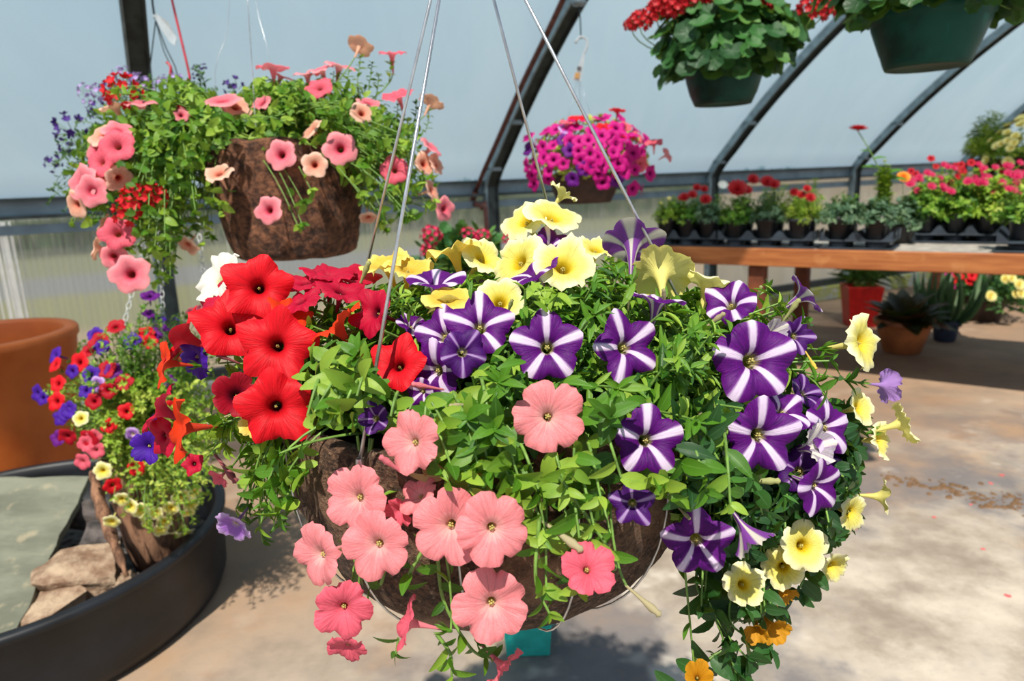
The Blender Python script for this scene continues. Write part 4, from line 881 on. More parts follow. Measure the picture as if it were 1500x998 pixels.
for x, y, s_, k in [(102, 187, .042, 'purple'), (97, 215, .022, 'purple'), (78, 240, .024, 'purple'), (72, 235, .012, 'purple'), (92, 200, .02, 'purple'), (180, 110, .026, 'lilac'), (193, 122, .03, 'lilac'), (205, 122, .028, 'lilac'), (150, 138, .03, 'lilac'), (135, 150, .024, 'lilac'), (125, 133, .022, 'lilac'), (160, 128, .024, 'purple'), (225, 128, .022, 'lilac'), (258, 120, .024, 'lilac'), (264, 136, .028, 'lilac'), (270, 142, .022, 'purple'), (288, 101, .012, 'purple'), (298, 101, .014, 'purple'), (287, 114, .014, 'purple'), (343, 128, .03, 'purple'), (170, 135, .02, 'purple'), (142, 160, .024, 'purple'), (212, 125, .02, 'lilac'), (240, 120, .02, 'lilac')]:
    o, _ = place(LOB[k], 'lobelia_spray', P(x, y, 2.12), face(rng.normal() * .4, .6, .8), s_ * 1.15, lob); o['label'] = dict(purple='dark purple lobelia flowers', lilac='pale lilac lobelia flowers')[k]
redp = plain('red_coated_wire', (.42, .012, .03), .35); cordm = plain('dark_cord', (.02, .03, .035), .7); tagm = plain('white_card', (.80, .81, .80), .5, var=.04)
for pts in ([(246, -40), (252, 0), (266, 60), (277, 108), (277, 118), (272, 121), (268, 150)], [(244, 91), (250, 98), (249, 112), (247, 125), (250, 160)]):
    b = MB(); b.tube(path([P(x, y, 2.2) for x, y in pts], 18), .0040, 8); b.build('hook', redp, lob)
cord = empty('tagged_cord', tuple(P(222, -40, 2.6))); tag(cord, 'thin dark cords with a crumpled white tag hanging beside the left bow', 'cord')
for pts, r_ in (([(220, -50), (223, 0), (227, 28)], .004), ([(228, 30), (222, 80), (216, 140), (214, 230)], .0022), ([(229, 32), (243, 70), (262, 118), (270, 230)], .0022), ([(229, 34), (240, 75), (256, 118), (262, 230)], .0018)):
    b = MB(); b.tube(path([P(x, y, 2.6) for x, y in pts], 10), r_, 6); b.build('cord', cordm, cord)
def card(name, pts, dep, mat, par, th=.002, wave=0):
    b = MB(); q = [P(x, y, dep + (wave if i % 2 else 0)) for i, (x, y) in enumerate(pts)]; n_ = len(q); V = q + [v - ray(CXP, CYP) * -th for v in q]
    b.add(np.array(V), [tuple(range(n_))[::-1], tuple(range(n_, 2 * n_))] + [(i, (i + 1) % n_, n_ + (i + 1) % n_, n_ + i) for i in range(n_)], 0, False); return b.build(name, mat, par)
card('tag', [(223, 22), (230, 20), (246, 32), (259, 55), (256, 67), (249, 62), (236, 44), (230, 31)], 2.58, tagm, cord, .004, .012)

# ================================================================== magenta basket
MC = P(856, 262, 3.12)
mag = empty('hanging_basket', tuple(MC - [0, 0, .11])); tag(mag, 'small brown hanging pot covered with magenta petunias in front of the film', 'hanging basket', 'hanging flower baskets')
brown_pl = plain('brown_pot', (.055, .028, .020), .7, var=.3, scale=20, bump=.4)
plastic_pot(mag, MC + [0, 0, .02], .155, .12, .125, brown_pl)
F = Foliage(); MCC = MC + [0.02, 0, .06]; MAX = np.array([.27, .25, .20])
CL4 = [(772, 250), (772, 205), (790, 185), (830, 172), (870, 165), (910, 170), (945, 200), (955, 240), (945, 275), (910, 272), (890, 268), (860, 275), (830, 270), (800, 275)]
dome(F, MCC, MAX, .1, 230, T_BROAD, .042, .5, .13, clip=CL4, el=(-30, 88), n=6, tint=(.5, 1))
F.build('foliage', MT['leaf_lime'], mag, MT['stem'])
n_ = 0; cells = []
tries = 0
while n_ < 62 and tries < 4000:
    tries += 1; x, y = rng.uniform(768, 960), rng.uniform(166, 292)
    if not inpoly(x, y, [(768, 262), (770, 200), (800, 178), (860, 168), (915, 172), (952, 205), (958, 250), (948, 288), (925, 286), (905, 266), (885, 268), (862, 262), (845, 268), (825, 262), (800, 268), (775, 280)]): continue
    if any((x - a) ** 2 + (y - b_) ** 2 < 130 for a, b_ in cells): continue
    if 80 < (x - 850) + 0 < 1: continue
    cells.append((x, y)); n_ += 1; t_, nn = ell_hit(x, y, MCC, MAX)
    kd = 'magenta' if rng.uniform() < .85 else ('purple' if x < 880 or y > 250 else 'hot_pink')
    me = SM[kd][int(rng.integers(4))]; o, _ = place(me, 'petunia_bloom', CAM + ray(x, y) * (t_ - .02), toward(nn + rng.normal(0, .25, 3), .5), rng.uniform(.027, .038), mag)
for x, y, wd, k, f in ((905, 161, 26, 'red', (.1, .9, .1)), (958, 208, 28, 'hot_pink', (-.1, .7, .5)), (978, 226, 24, 'pink', (.6, .3, .5)), (915, 198, 30, 'red', (.1, .8, .4)), (885, 185, 26, 'red', (.0, .7, .6)), (925, 196, 26, 'magenta', (.2, .8, .4)), (845, 172, 26, 'red', (0, .8, .5)), (830, 188, 24, 'lilac', (0, .5, .8)), (840, 210, 22, 'lilac', (0, 0, 1)), (830, 178, 24, 'hot_pink', (0, .8, .4))):
    o, _ = place(SM[k][0], 'petunia_bloom', P(x, y, 2.92), face(*f), wd * .5 * 2.92 / FPX, mag)
for k in range(14):
    a = 2 * PI * k / 14; d = np.array([math.cos(a), abs(math.sin(a)), .5 + .3 * math.sin(3 * a)]); d = unit(d)
    place(SM['magenta'][k % 4], 'petunia_bloom', MCC + d * MAX, d, .033, mag)
white_pl = plain('white_plastic', (.80, .82, .82), .35, var=.03); silver_thin = wire_m
hk = [(850, 122), (848, 84), (856, 68), (857, 60), (852, 55), (845, 57), (843, 62)]
b = MB(); b.tube(path([P(x, y, 3.12) for x, y in [(846, 112), (854, 82), (859, 70), (860, 60), (854, 54), (847, 56), (843, 63)]], 16), .006, 8); b.build('hook', white_pl, mag)
tg_ = card('tag', [(853, 82), (857, 80), (851, 119), (838, 117)], 3.115, tagm, mag, .003)
orange_i = plain('tag_print_orange', (.85, .42, .12), .5, var=.02); grey_i = plain('tag_print_grey', (.16, .14, .13), .5, var=.02)
for pts, mm in (([(843, 106), (850, 107), (848, 115), (841, 114)], orange_i), ([(846, 97), (852, 98), (851, 103), (845, 102)], grey_i)):
    q = card('tag_print', pts, 3.108, mm, None, .001); q.parent = tg_; q.matrix_parent_inverse = Matrix.Identity(4)
ap = P(847, 112, 3.12)
hanger(mag, [MC + [.15 * math.cos(a), .15 * math.sin(a), .02] for a in (.6, 2.6, 4.7)], ap, .0009)
cordh = empty('rope_hanger', tuple(P(848, -60, 3.12))); tag(cordh, 'short dark cord holding the white hook above the magenta basket', 'cord')
b = MB(); b.tube(path([P(x, y, 3.12) for x, y in ((846, -60), (848, 0), (850, 30), (851, 57))], 8), .0032, 6); b.build('cord', cordm, cordh)
b = MB(); b.lathe([(0, -.022), (.028, -.016), (.034, 0), (.02, .014), (0, .018)], P(848, 2, 3.12), 12); b.build('clip', plain('grey_clip', (.25, .32, .36), .4, .3), cordh)

# ================================================================== geranium baskets
def geranium(c, R, Rb, h, rx, rz, nleaf, lsz, clip, label, heads, hd, hz):
    g = empty('hanging_basket', tuple(c - [0, 0, h])); tag(g, label, 'hanging basket', 'hanging flower baskets')
    plastic_pot(g, c, R, Rb, h, green_pl)
    F = Foliage()
    for i in range(nleaf):
        az = rng.uniform(0, 6.283); s = rng.uniform(-.45, 1); ce = math.sqrt(1 - s * s); d = np.array([math.cos(az) * ce, math.sin(az) * ce, s])
        q = rng.uniform(.6, 1.02); p = c + [0, 0, .03] + d * np.array([rx, rx, rz if s > 0 else rz * .9]) * q
        X, Y, Z = proj(p + d * .02)
        if clip and Y[0] > 0 and not inpoly(X[0], Y[0], clip): continue
        if s < 0 and q * rx * ce < R: continue
        up = unit(d * [1, 1, .6] + [0, 0, .55] + rng.normal(0, .25, 3)); dr = unit(np.cross(up, np.cross(d + rng.normal(0, .4, 3), up))) 
        L = lsz * rng.uniform(.65, 1.1); F.leaf(T_ROUND, p - dr * L * .4, dr, up, L, L, min(1, max(0, rng.uniform(0, .8) + .15 * (q - .8))))
        b0 = c + d * [R * .5, R * .5, 0]
        if i % 2 == 0: F.st.tube(curve(b0, (b0 + p) / 2 + [0, 0, .03], p - dr * L * .1, 5), .0022, 4, cap=False)
    F.build('foliage', MT['leaf_dark'] if lsz < .07 else leaf_ger, g, MT['stem'])
    for x, y, s_, dep in heads:
        p = P(x, y, dep); nd = unit(face(0, .8, .4) + (p - c) * .5); o, _ = place(HEAD[int(rng.integers(2))], 'geranium_flower_head', p, nd, s_, g)
        b = MB(); b.tube(curve(p - nd * s_ * .3, p - nd * .08, c + (p - c) * [.35, .35, .2], 7), .0022, 5); q = b.build('flower_stalk', MT['stem'], None); q.parent = o; q.matrix_parent_inverse = o.matrix_basis.inverted()
    apx = c + [0, 0, .62]
    hanger(g, [c + [math.cos(a) * (R + .003), math.sin(a) * (R + .003), -.005] for a in (.5, 2.6, 4.7)], apx, .0015)
    b = MB(); b.tube([apx, apx + [0, 0, .12]], .003, 6); b.build('hook', wire_m, g)
    return g
leaf_ger = leafmat('leaf_geranium', (.012, .06, .018), (.04, .15, .03), (.15, .30, .06), .2, .5)
G1 = P(1060, 100, 2.62); G2 = P(1364, 12, 1.92)
geranium(G1, .140, .108, .13, .29, .24, 620, .078, [(930, 0), (952, 45), (960, 80), (958, 118), (972, 122), (990, 110), (1008, 106), (1120, 106), (1140, 100), (1160, 90), (1172, 60), (1190, 72), (1192, 30), (1185, 0)], 'dark green hanging pot of red geraniums with rounded leaves, left of the larger green pot',
         [(937, 34, .045, 2.5), (925, 38, .03, 2.52), (962, 22, .05, 2.5), (975, 8, .055, 2.48), (990, 12, .055, 2.46), (1010, 2, .06, 2.45), (985, -5, .05, 2.5), (1040, -4, .05, 2.45), (1115, -2, .055, 2.45), (1130, 6, .04, 2.46), (1192, 16, .058, 2.45), (1208, 12, .05, 2.46)], 0, 0)
geranium(G2, .150, .108, .155, .30, .22, 520, .062, [(1180, 0), (1225, 22), (1250, 40), (1262, 62), (1272, 30), (1285, 12), (1440, 12), (1452, 40), (1470, 15), (1500, 25), (1500, 0)], 'largest dark green plastic hanging pot, cut off by the top edge of the photo',
         [], 0, 0)

# ================================================================== mixed planter in the black tub, lower left
TC = np.array([-1.58, 1.97, 0.0]); TR, TH = .625, .262
tub_m = plain('black_tub_plastic', (.006, .008, .012), .5, var=.3, scale=9, bump=.12)
tub = empty('stock_tub', tuple(TC)); tag(tub, 'wide low black plastic tub standing on the concrete floor, filled with rocks', 'tub')
b = MB(); b.lathe([(0, 0), (TR - .05, 0), (TR - .02, .01), (TR - .008, .04), (TR - .004, .12), (TR, TH - .03), (TR + .012, TH - .022), (TR + .014, TH - .006), (TR + .004, TH), (TR - .014, TH), (TR - .022, TH - .01), (TR - .026, TH - .04), (TR - .035, .02), (0, .02)], TC, 96); b.build('shell', tub_m, tub)
grav = NT('dark_gravel'); n1 = grav.n('TexVoronoi', Vector=grav.obj(), Scale=38).outputs[0]
b = MB(); nn = 60; b.lathe([(r_, .115 + .02 * math.sin(r_ * 30)) for r_ in np.linspace(TR - .035, 0, 14)], TC, nn, wob=.01)
b.build('gravel_fill', grav.done(grav.bsdf(Base_Color=grav.mix(grav.smooth(n1, .1, .7), (.035, .03, .03), (.10, .085, .075)), Roughness=.9, Normal=grav.bump(n1, 1, .02))), tub)
rk = NT('sandstone'); n1 = rk.noise(14, 6, .65); n2 = rk.noise(50, 4)
rock_m = rk.done(rk.bsdf(Base_Color=rk.mix(rk.smooth(n1, .35, .65), (.17, .095, .055), (.42, .31, .21)), Roughness=.88, Normal=rk.bump(rk.math('ADD', n1, n2), .9, .01)))
dark_rock = plain('dark_rock', (.09, .075, .07), .85, var=.4, scale=18, bump=.6)
import bmesh
def rock(name, c, size, rot, mat, seed, cuts=7, rough=.10):
    bm = bmesh.new(); bmesh.ops.create_cube(bm, size=1.0); bmesh.ops.subdivide_edges(bm, edges=bm.edges[:], cuts=cuts, use_grid_fill=True)
    r_ = np.random.default_rng(seed); K = r_.normal(0, 1, (14, 3)) * r_.uniform(2, 14, 14)[:, None]; ph = r_.uniform(0, 6.28, 14)
    cut = [(unit(r_.normal(0, 1, 3)), r_.uniform(.40, .56)) for _ in range(9)]
    for v in bm.verts:
        p = np.array(v.co)
        for n__, dd in cut:
            q = p @ n__ - dd
            if q > 0: p = p - n__ * q
        p = p + unit(p) * rough * (np.sin(K @ p + ph) / (1 + np.linalg.norm(K, axis=1) * .35)).sum() * .5; v.co = p * np.array(size)
    bm.transform(Matrix.Translation(Vector(c)) @ Matrix.Rotation(rot[2], 4, 'Z') @ Matrix.Rotation(rot[1], 4, 'Y') @ Matrix.Rotation(rot[0], 4, 'X'))
    me = bpy.data.meshes.new(name); bm.to_mesh(me); bm.free(); me.materials.append(mat); return link(bpy.data.objects.new(name, me))
tag(rock('rock', P(112, 842, 1.99), (.22, .15, .11), (.1, .1, .35), rock_m, 4), 'tan blocky sandstone rock in the tub beside the slate slab', 'rock', 'rocks in the tub')
tag(rock('rock', P(66, 900, 1.90), (.17, .13, .09), (.2, -.2, 1.0), rock_m, 9), 'brown rock in the tub half under the slate slab, nearest the tub rim', 'rock', 'rocks in the tub')
tag(rock('rock', P(150, 790, 2.14), (.13, .1, .09), (.5, .2, 2.0), dark_rock, 12), 'dark grey rock behind the tan block, next to the bark strip', 'rock', 'rocks in the tub')
tag(rock('rock', P(128, 757, 2.28), (.17, .09, .12), (.9, .4, .3), dark_rock, 17), 'dark rock near the upper corner of the slate slab', 'rock', 'rocks in the tub')
tag(rock('rock', P(182, 856, 1.99), (.07, .06, .05), (.3, .1, 1.2), rock_m, 22), 'small brown rock at the foot of the bark strip', 'rock', 'rocks in the tub')
sl = NT('slate'); n1 = sl.noise(3.5, 6, .65, stretch=(1, 2.2, 1)); n2 = sl.noise(20, 5)
cc = sl.mix(sl.smooth(n1, .35, .65), (.115, .12, .085), (.19, .195, .14)); cc = sl.mix(sl.math('MULTIPLY', sl.smooth(n2, .58, .75), .5), cc, (.40, .33, .21)); cc = sl.mix(sl.math('MULTIPLY', sl.smooth(sl.noise(1.6, 3), .56, .7), .5), cc, (.34, .22, .12))
A_ = P(130, 698, 2.33); B2 = P(19, 932, 1.78); nrm = None
D_ = A_ + [-.72, -.02, .03]; C2 = B2 + [-.55, -.02, -.02]
def jag(p, q, n, amp, sd):
    r_ = np.random.default_rng(sd); t_ = np.linspace(0, 1, n, endpoint=False)[:, None]; L_ = p * (1 - t_) + q * t_; pr = unit(np.cross(q - p, [0, 0, 1])); return L_ + pr * (r_.normal(0, amp, (n, 1)) * (t_ > 0))
ol = np.concatenate([jag(A_, D_, 12, .006, 1), jag(D_, C2, 8, .01, 2), jag(C2, B2, 10, .008, 3), jag(B2, A_, 14, .0035, 4)])
up_ = unit(np.cross(B2 - A_, D_ - A_)); up_ = up_ if up_[2] > 0 else -up_
b = MB(); k = len(ol); b.add(np.concatenate([ol, ol - up_ * .022]), [tuple(range(k))] + [tuple(range(k, 2 * k))[::-1]] + [(i, k + i, k + (i + 1) % k, (i + 1) % k) for i in range(k)], 0, False)
tag(b.build('slate_slab', sl.done(sl.bsdf(Base_Color=cc, Roughness=.6, Normal=sl.bump(n1, .6, .01)))), 'flat grey-green slate slab lying across the black tub', 'stone slab')
bk = NT('driftwood'); n1 = bk.noise(30, 5, .7, stretch=(1, 1, .25)); bk_m = bk.done(bk.bsdf(Base_Color=bk.mix(bk.smooth(n1, .35, .65), (.07, .030, .016), (.33, .17, .095)), Roughness=.9, Normal=bk.bump(n1, 1, .01)))
b = MB(); pts = path([P(137, 690, 2.03), P(146, 735, 2.0), P(163, 785, 1.96), P(186, 845, 1.93)], 16); b.tube(pts, [.006 + .011 * math.sin(PI * min(1, .15 + i / 18)) + .003 * math.sin(i * 2.1) for i in range(16)], 8)
tag(b.build('bark_strip', bk_m), 'long rusty brown strip of bark leaning against the planter in the tub', 'bark')

terra = NT('terracotta'); n1 = terra.noise(5, 4); n2 = terra.noise(60, 3)
terra_m = terra.done(terra.bsdf(Base_Color=terra.mix(terra.smooth(n1, .3, .7), (.50, .105, .015), (.62, .155, .026)), Roughness=.55, Normal=terra.bump(n2, .15, .003)))
pc = PH(-40, 720, 0); pz = P(-48, 492, 2.95)[2]; pc2 = P(-48, 492, 2.95); 
tp = empty('terracotta_planter', (pc2[0], pc2[1], 0)); tag(tp, 'tall empty orange terracotta planter standing at the left edge', 'planter')
R1 = 136 * 2.95 / FPX; H_ = pc2[2]
b = MB(); b.lathe([(0, .0), (R1 * .78, .0), (R1 * .80, .02), (R1 * .93, H_ * .55), (R1 * 1.0, H_ - .05), (R1 * 1.03, H_ - .035), (R1 * 1.03, H_ - .008), (R1 * 1.015, H_), (R1 * .90, H_), (R1 * .885, H_ - .012), (R1 * .88, H_ - .1), (R1 * .75, .05), (0, .05)], (pc2[0], pc2[1], 0), 80); b.build('body', terra_m, tp)

CC = np.array([-1.14, 2.03, .56]); cal = empty('flower_planter', (CC[0] + .03, CC[1] - .05, .12)); tag(cal, 'bark planter in the black tub with small red, violet and yellow blooms', 'planter')
b = MB(); b.lathe([(0, 0), (.072, .0), (.085, .05), (.098, .18), (.115, .34), (.118, .37), (.105, .37), (.10, .34), (0, .34)], (CC[0] + .03, CC[1] - .05, .145), 30, wob=.004); b.build('pot', bk_m, cal)
CL5 = [(62, 575), (70, 548), (100, 520), (118, 498), (142, 490), (165, 472), (196, 470), (205, 440), (232, 440), (250, 462), (285, 452), (315, 480), (330, 560), (325, 640), (318, 700), (300, 762), (262, 790), (205, 785), (168, 756), (148, 712), (128, 672), (108, 650), (92, 612)]
CAX = np.array([.27, .26, .34]); fa, fb, fc_ = Foliage(), Foliage(), Foliage()
selc = lambda x, y: fa if y < 560 else (fb if y < 700 else fc_)
shoots_to(selc, 560, CL5, (1.83, 2.25), CC + [.03, -.05, -.04], T_SMALL, .021, .5, .12, 11, (.1, .9), r=.0012, tuft=4)
shoots_to(selc, 200, [(120, 560), (320, 520), (320, 740), (180, 745), (150, 660)], (1.78, 1.95), CC + [.03, -.05, -.04], T_SMALL, .022, .5, .10, 11, (.2, .9), r=.0012)
fa.build('foliage', MT['leaf'], cal, MT['stem']); q = fb.build('foliage', MT['leaf_lime'], cal, MT['stem']); q['label'] = 'yellow-green small leaves'; fc_.build('foliage', MT['leaf_lime'], cal, MT['stem'])
cl = []
for k, L_ in dict(cherry='169,478 129,513 145,500 181,560 158,571 262,520 137,588 156,540 98,640 129,644 285,682', red='213,487 218,500 115,531 84,562 80,534 82,588 185,603 159,624 200,685 165,712 250,600', hot_pink='285,453 120,677 125,650 137,640 140,660', violet='230,466 139,490 149,508 192,500 133,548 80,521 125,572 105,544 54,577 62,583 95,606 88,612 265,470 100,600 275,500', purple='219,433 219,459 235,480 165,543 275,498 250,560 84,642 226,490 230,620', lilac='142,563 194,637', yellow='178,732 190,742 250,745 275,752 285,722 163,765 252,785 235,777 272,782 215,767 280,740 118,613 265,728 205,748 228,752 240,765 150,690').items():
    for s_ in L_.split():
        x, y = map(int, s_.split(',')); t_, nn = ell_hit(x, y, CC + [0, 0, -.0], CAX); cl.append((x, y, (27 if k in ('red', 'cherry') else 24) * rng.uniform(.85, 1.15), toward(nn + rng.normal(0, .25, 3), .7), k, min(t_, 2.2) - .05))
scatter(cal, 'calibrachoa_bloom', cl, dict(cherry='cherry red small bloom', red='red small bloom', hot_pink='pink small bloom', violet='violet-blue small bloom', purple='purple small bloom', lilac='lilac small bloom', yellow='yellow small bloom'))
def chain(par, a, b2, pitch=.017):
    L_ = np.linalg.norm(b2 - a); n_ = int(L_ / pitch); d = unit(b2 - a); x = unit(np.cross(d, [0, 1, .1])); y = np.cross(d, x); mb = MB()
    for i in range(n_ + 1):
        c = a + d * i * pitch; s1 = x if i % 2 else y; th = np.linspace(0, 2 * PI, 13)
        mb.tube(c + np.outer(np.cos(th) * .0062, s1) + np.outer(np.sin(th) * .0115, d), .0016, 5, cap=False)
    mb.build('chain', chain_m, par)
t = NT('clear_plastic_chain'); chain_m = t.done(t.n('MixShader', i0=.45, i1=t.bsdf(Base_Color=(.75, .77, .77), Roughness=.25), i2=t.n('BsdfTransparent', Color=(.9, .92, .92))))
ring_ = P(235, 175, 2.05)
for x, y, dep, x0, y0 in ((174, 508, 1.98, 196, 418), (241, 500, 2.12, 232, 330), (307, 480, 2.05, 290, 330)):
    e = P(x, y, dep); a = P(x0, y0, dep + (.02)); e2 = a + (e - a) * 1.35
    chain(cal, a + (a - e) * .9 if x < 200 else a + (a - e) * .6, e)
# ================================================================== potting bench and its plants
BZ = .80
E1, E2 = PH(1000, 362, BZ), PH(1500, 373, BZ)
BT = unit((E2 - E1) * [1, 1, 0]); BN = np.array([-BT[1], BT[0], 0]); RB_ = np.stack([BT, BN, [0, 0, 1]], 1)
def BW(u, v, z): return E1 * [1, 1, 0] + BT * u + BN * v + np.array([0, 0, z])
def UX(px, v=.0, z=BZ):
    lo, hi = -1.5, 3.2
    for _ in range(40):
        m_ = (lo + hi) / 2; X, Y, Z = proj(BW(m_, v, z)); lo, hi = (m_, hi) if (X[0] < px and Z[0] > .2) else (lo, m_)
    return lo
wd = NT('stained_pine'); g1 = wd.noise(7, 4, .6, vec=wd.n('Mapping', i0=wd.obj(), i2=(0, 0, -math.atan2(BT[1], BT[0])), i3=(1, 1, 1)).outputs[0]); 
mp = wd.n('Mapping', {'vector_type': 'POINT'}, i0=wd.n('Mapping', i0=wd.obj(), i2=(0, 0, -math.atan2(BT[1], BT[0]))).outputs[0], i3=(.8, 10, 14)).outputs[0]
g2 = wd.n('TexNoise', Vector=mp, Scale=3.0, Detail=5, Roughness=.65).outputs[0]
cc = wd.mix(wd.smooth(g2, .35, .65), (.30, .085, .020), (.46, .165, .045)); cc = wd.mix(wd.math('MULTIPLY', wd.smooth(g1, .56, .72), .5), cc, (.54, .25, .09))
pine = wd.done(wd.bsdf(Base_Color=cc, Roughness=.6, Normal=wd.bump(g2, .3, .003)))
legm = plain('red_brown_wood', (.17, .045, .016), .65, var=.2, scale=12)
deckm = plain('weathered_deck', (.36, .33, .29), .8, var=.2, scale=16, bump=.4)
u0, u1, BWID = UX(958), 3.15, 1.30
bench = empty('potting_bench', tuple(BW((u0 + u1) / 2, BWID / 2, 0))); tag(bench, 'long orange-brown wooden bench carrying trays of potted plants', 'bench')
b = MB(); b.box(BW((u0 + u1) / 2, .02, BZ - .052), (u1 - u0, .04, .104), RB_, 0, .004); b.build('front_board', pine, bench)
b = MB(); b.box(BW((u0 + u1) / 2, BWID - .02, BZ - .052), (u1 - u0, .04, .104), RB_, 0, .004); b.build('back_board', pine, bench)
for uu in (u0 + .02, u1 - .02):
    b = MB(); b.box(BW(uu, BWID / 2, BZ - .052), (.04, BWID - .085, .104), RB_, 0, .004); b.build('end_board', pine, bench)
b = MB(); nb = 9
for i in range(nb): b.box(BW((u0 + u1) / 2, .045 + (BWID - .09) * (i + .5) / nb, BZ - .012), (u1 - u0 - .09, (BWID - .09) / nb - .006, .02), RB_, 0, .003)
b.build('deck', deckm, bench)
ul = UX(1110, .09, .6)
for uu, vv in ((ul, .09), (ul, BWID - .1), (u1 - .12, .09), (u1 - .12, BWID - .1), ((ul + u1) / 2 + .3, BWID - .1)):
    b = MB(); b.box(BW(uu, vv, (BZ - .11) / 2), (.095, .095, BZ - .11), RB_, 0, .006); b.build('leg', legm, bench)

trayp = plain('tray_plastic', (.035, .05, .068), .4, var=.2, scale=9, bump=.05); potp = plain('black_pot_plastic', (.012, .013, .016), .45, var=.3, scale=12, bump=.05)
def tray(ua, ub, va, vb, cols, rows, label, z=BZ):
    b = MB(); uc, vc = (ua + ub) / 2, (va + vb) / 2; L_, Wd = ub - ua, vb - va
    t_ = empty('plant_tray', tuple(BW(uc, vc, z + .0005))); tag(t_, label, 'tray', 'plastic trays on the bench')
    b.box(BW(uc, vc, z + .006), (L_, Wd, .008), RB_, 0, .002)
    for cu in range(cols):
        for cv in range(rows):
            b.lathe([(.045, .0), (.053, .045), (.056, .045), (.050, .0)], BW(ua + L_ * (cu + .5) / cols, va + Wd * (cv + .5) / rows, z + .002), 16)
    b.box(BW(uc, vc, z + .050), (L_, Wd, .006), RB_, 0, .002)
    b.build('tray_base', trayp, t_)
    b = MB(); n_ = cols * 16
    def wall_(p0, p1, cells):
        n_ = cells * 14; V = []
        for i in range(n_ + 1):
            s = i / n_; h = .052 + .052 * abs(math.cos(PI * s * cells)) ** 5; q = p0 * (1 - s) + p1 * s; nn = np.cross(unit(p1 - p0), [0, 0, 1]) * .0018
            for sg in (-1, 1): V += [q + nn * sg + [0, 0, .046], q + nn * sg + [0, 0, h]]
        F = []
        for i in range(n_):
            a = i * 4; c_ = a + 4; F += [(a, c_, c_ + 1, a + 1), (a + 2, a + 3, c_ + 3, c_ + 2), (a + 1, c_ + 1, c_ + 3, a + 3)]
        b.add(np.array(V), F, 0, False)
    g_ = .004
    for vv in [va + g_ + (Wd - 2 * g_) * k / rows for k in range(rows + 1)]: wall_(BW(ua + g_, vv, z), BW(ub - g_, vv, z), cols)
    for k in range(cols + 1): uu = ua + g_ + (L_ - 2 * g_) * k / cols; wall_(BW(uu, va + g_, z), BW(uu, vb - g_, z), rows)
    b.build('dividers', trayp, t_)
    return [[BW(ua + L_ * (cu + .5) / cols, va + Wd * (cv + .5) / rows, z + .054) for cu in range(cols)] for cv in range(rows)]
def nursery_pot(par, p, R=.062, Rb=.048, h=.118, mat=None, sq=.62):
    b = MB(); pr = [(0, .0), (Rb * .9, 0), (Rb, .005), (R * .96, h - .02), (R, h - .018), (R + .003, h - .002), (R - .002, h), (R - .006, h - .004), (R - .010, h - .02), (0, h - .02)]
    n_ = 28; a = np.arange(n_) * 2 * PI / n_; V = []
    for r_, z_ in pr:
        c_, s_ = np.cos(a), np.sin(a); X = np.sign(c_) * np.abs(c_) ** sq * r_; Y = np.sign(s_) * np.abs(s_) ** sq * r_
        V.append(np.stack([X, Y, np.full(n_, z_)], 1) @ RB_.T)
    k = len(pr); F = [(i * n_ + j, i * n_ + (j + 1) % n_, (i + 1) * n_ + (j + 1) % n_, (i + 1) * n_ + j) for i in range(k - 1) for j in range(n_)]
    b.add(np.concatenate(V) + p, F[:n_ * (k - 2)], 0); b.add(np.concatenate(V) + p, F[n_ * (k - 2):], 1)
    return b.build('pot', [mat or potp, soil_m], par)
def potted(p, label, cat='potted plant', kind='leafy', h=.118, R=.062, spread=.10, height=.13, n=46, leaf='leaf', L=.035, wr=.5, T=None, blooms=(), mat=None, group='potted plants on the bench', name='potted_plant', tagc=None, el=(0, 88), drop=.02, nl=8, Rb=.048, sq=.62):
    g = empty(name, tuple(p)); tag(g, label, cat, group); nursery_pot(g, p, R, Rb, h, mat, sq)
    c = np.asarray(p) + [0, 0, h - .02]; F = Foliage()
    dome(F, c, (spread, spread, height), drop, n, T or T_BROAD, L, wr, R * .8, el=el, n=nl, tint=(.1, .9), r=.0015, sides=4, start=.3)
    F.build('foliage', MT[leaf] if isinstance(leaf, str) else leaf, g, MT['stem'])
    for (dx, dv, dz, s_, k) in blooms:
        q = c + BT * dx + BN * dv + np.array([0, 0, dz]); me = POM[k] if k in POM else SM[k][int(rng.integers(4))]
        nn = unit(np.array([dx * BT[0], dx * BT[1], .0]) * 2 + [-.1, -.75, .6]) if k in POM else unit(np.array([dx * 3, -.8, .5]))
        o, _ = place(me, 'bloom', q, nn, s_, g)
        b = MB(); b.tube(curve(c + BT * dx * .3, c + BT * dx * .6 + [0, 0, dz * .6], q - nn * s_ * .3, 5), .0016, 4, cap=False); b.build('flower_stalk', MT['stem'], g)
    if tagc:
        dx, dz, col = tagc; q0 = c + BT * dx - BN * (R * .8); fr_ = MB()
        fr_.box(q0 + [0, 0, dz], (.040, .0015, .042), RB_, 0); fr_.box(q0 + [0, 0, dz / 2 - .015], (.012, .0015, dz), RB_, 0); fr_.box(q0 + [0, 0, dz - .002] - BN * .0012, (.026, .001, .024), RB_, 1); fr_.build('plant_tag', [tagm, plain('tag_picture', col, .5)], g)
    return g
def rb(k, n, sp, z0, z1, s): return [(rng.uniform(-sp, sp), rng.uniform(-sp, sp * .3), rng.uniform(z0, z1), s * rng.uniform(.85, 1.15), k) for _ in range(n)]
a0 = UX(952); a1 = UX(1046); a2 = UX(1188); a3 = UX(1196); a4 = UX(1306)
g1_ = tray(a0 + .0, a1 - .005, .045, .33, 3, 2, 'dark plastic tray at the far end of the bench, holding small leafy pots')
g2_ = tray(a1 + .005, a2, .035, .32, 3, 2, 'dark plastic tray of three pots in front with red flowers, above the bench leg')
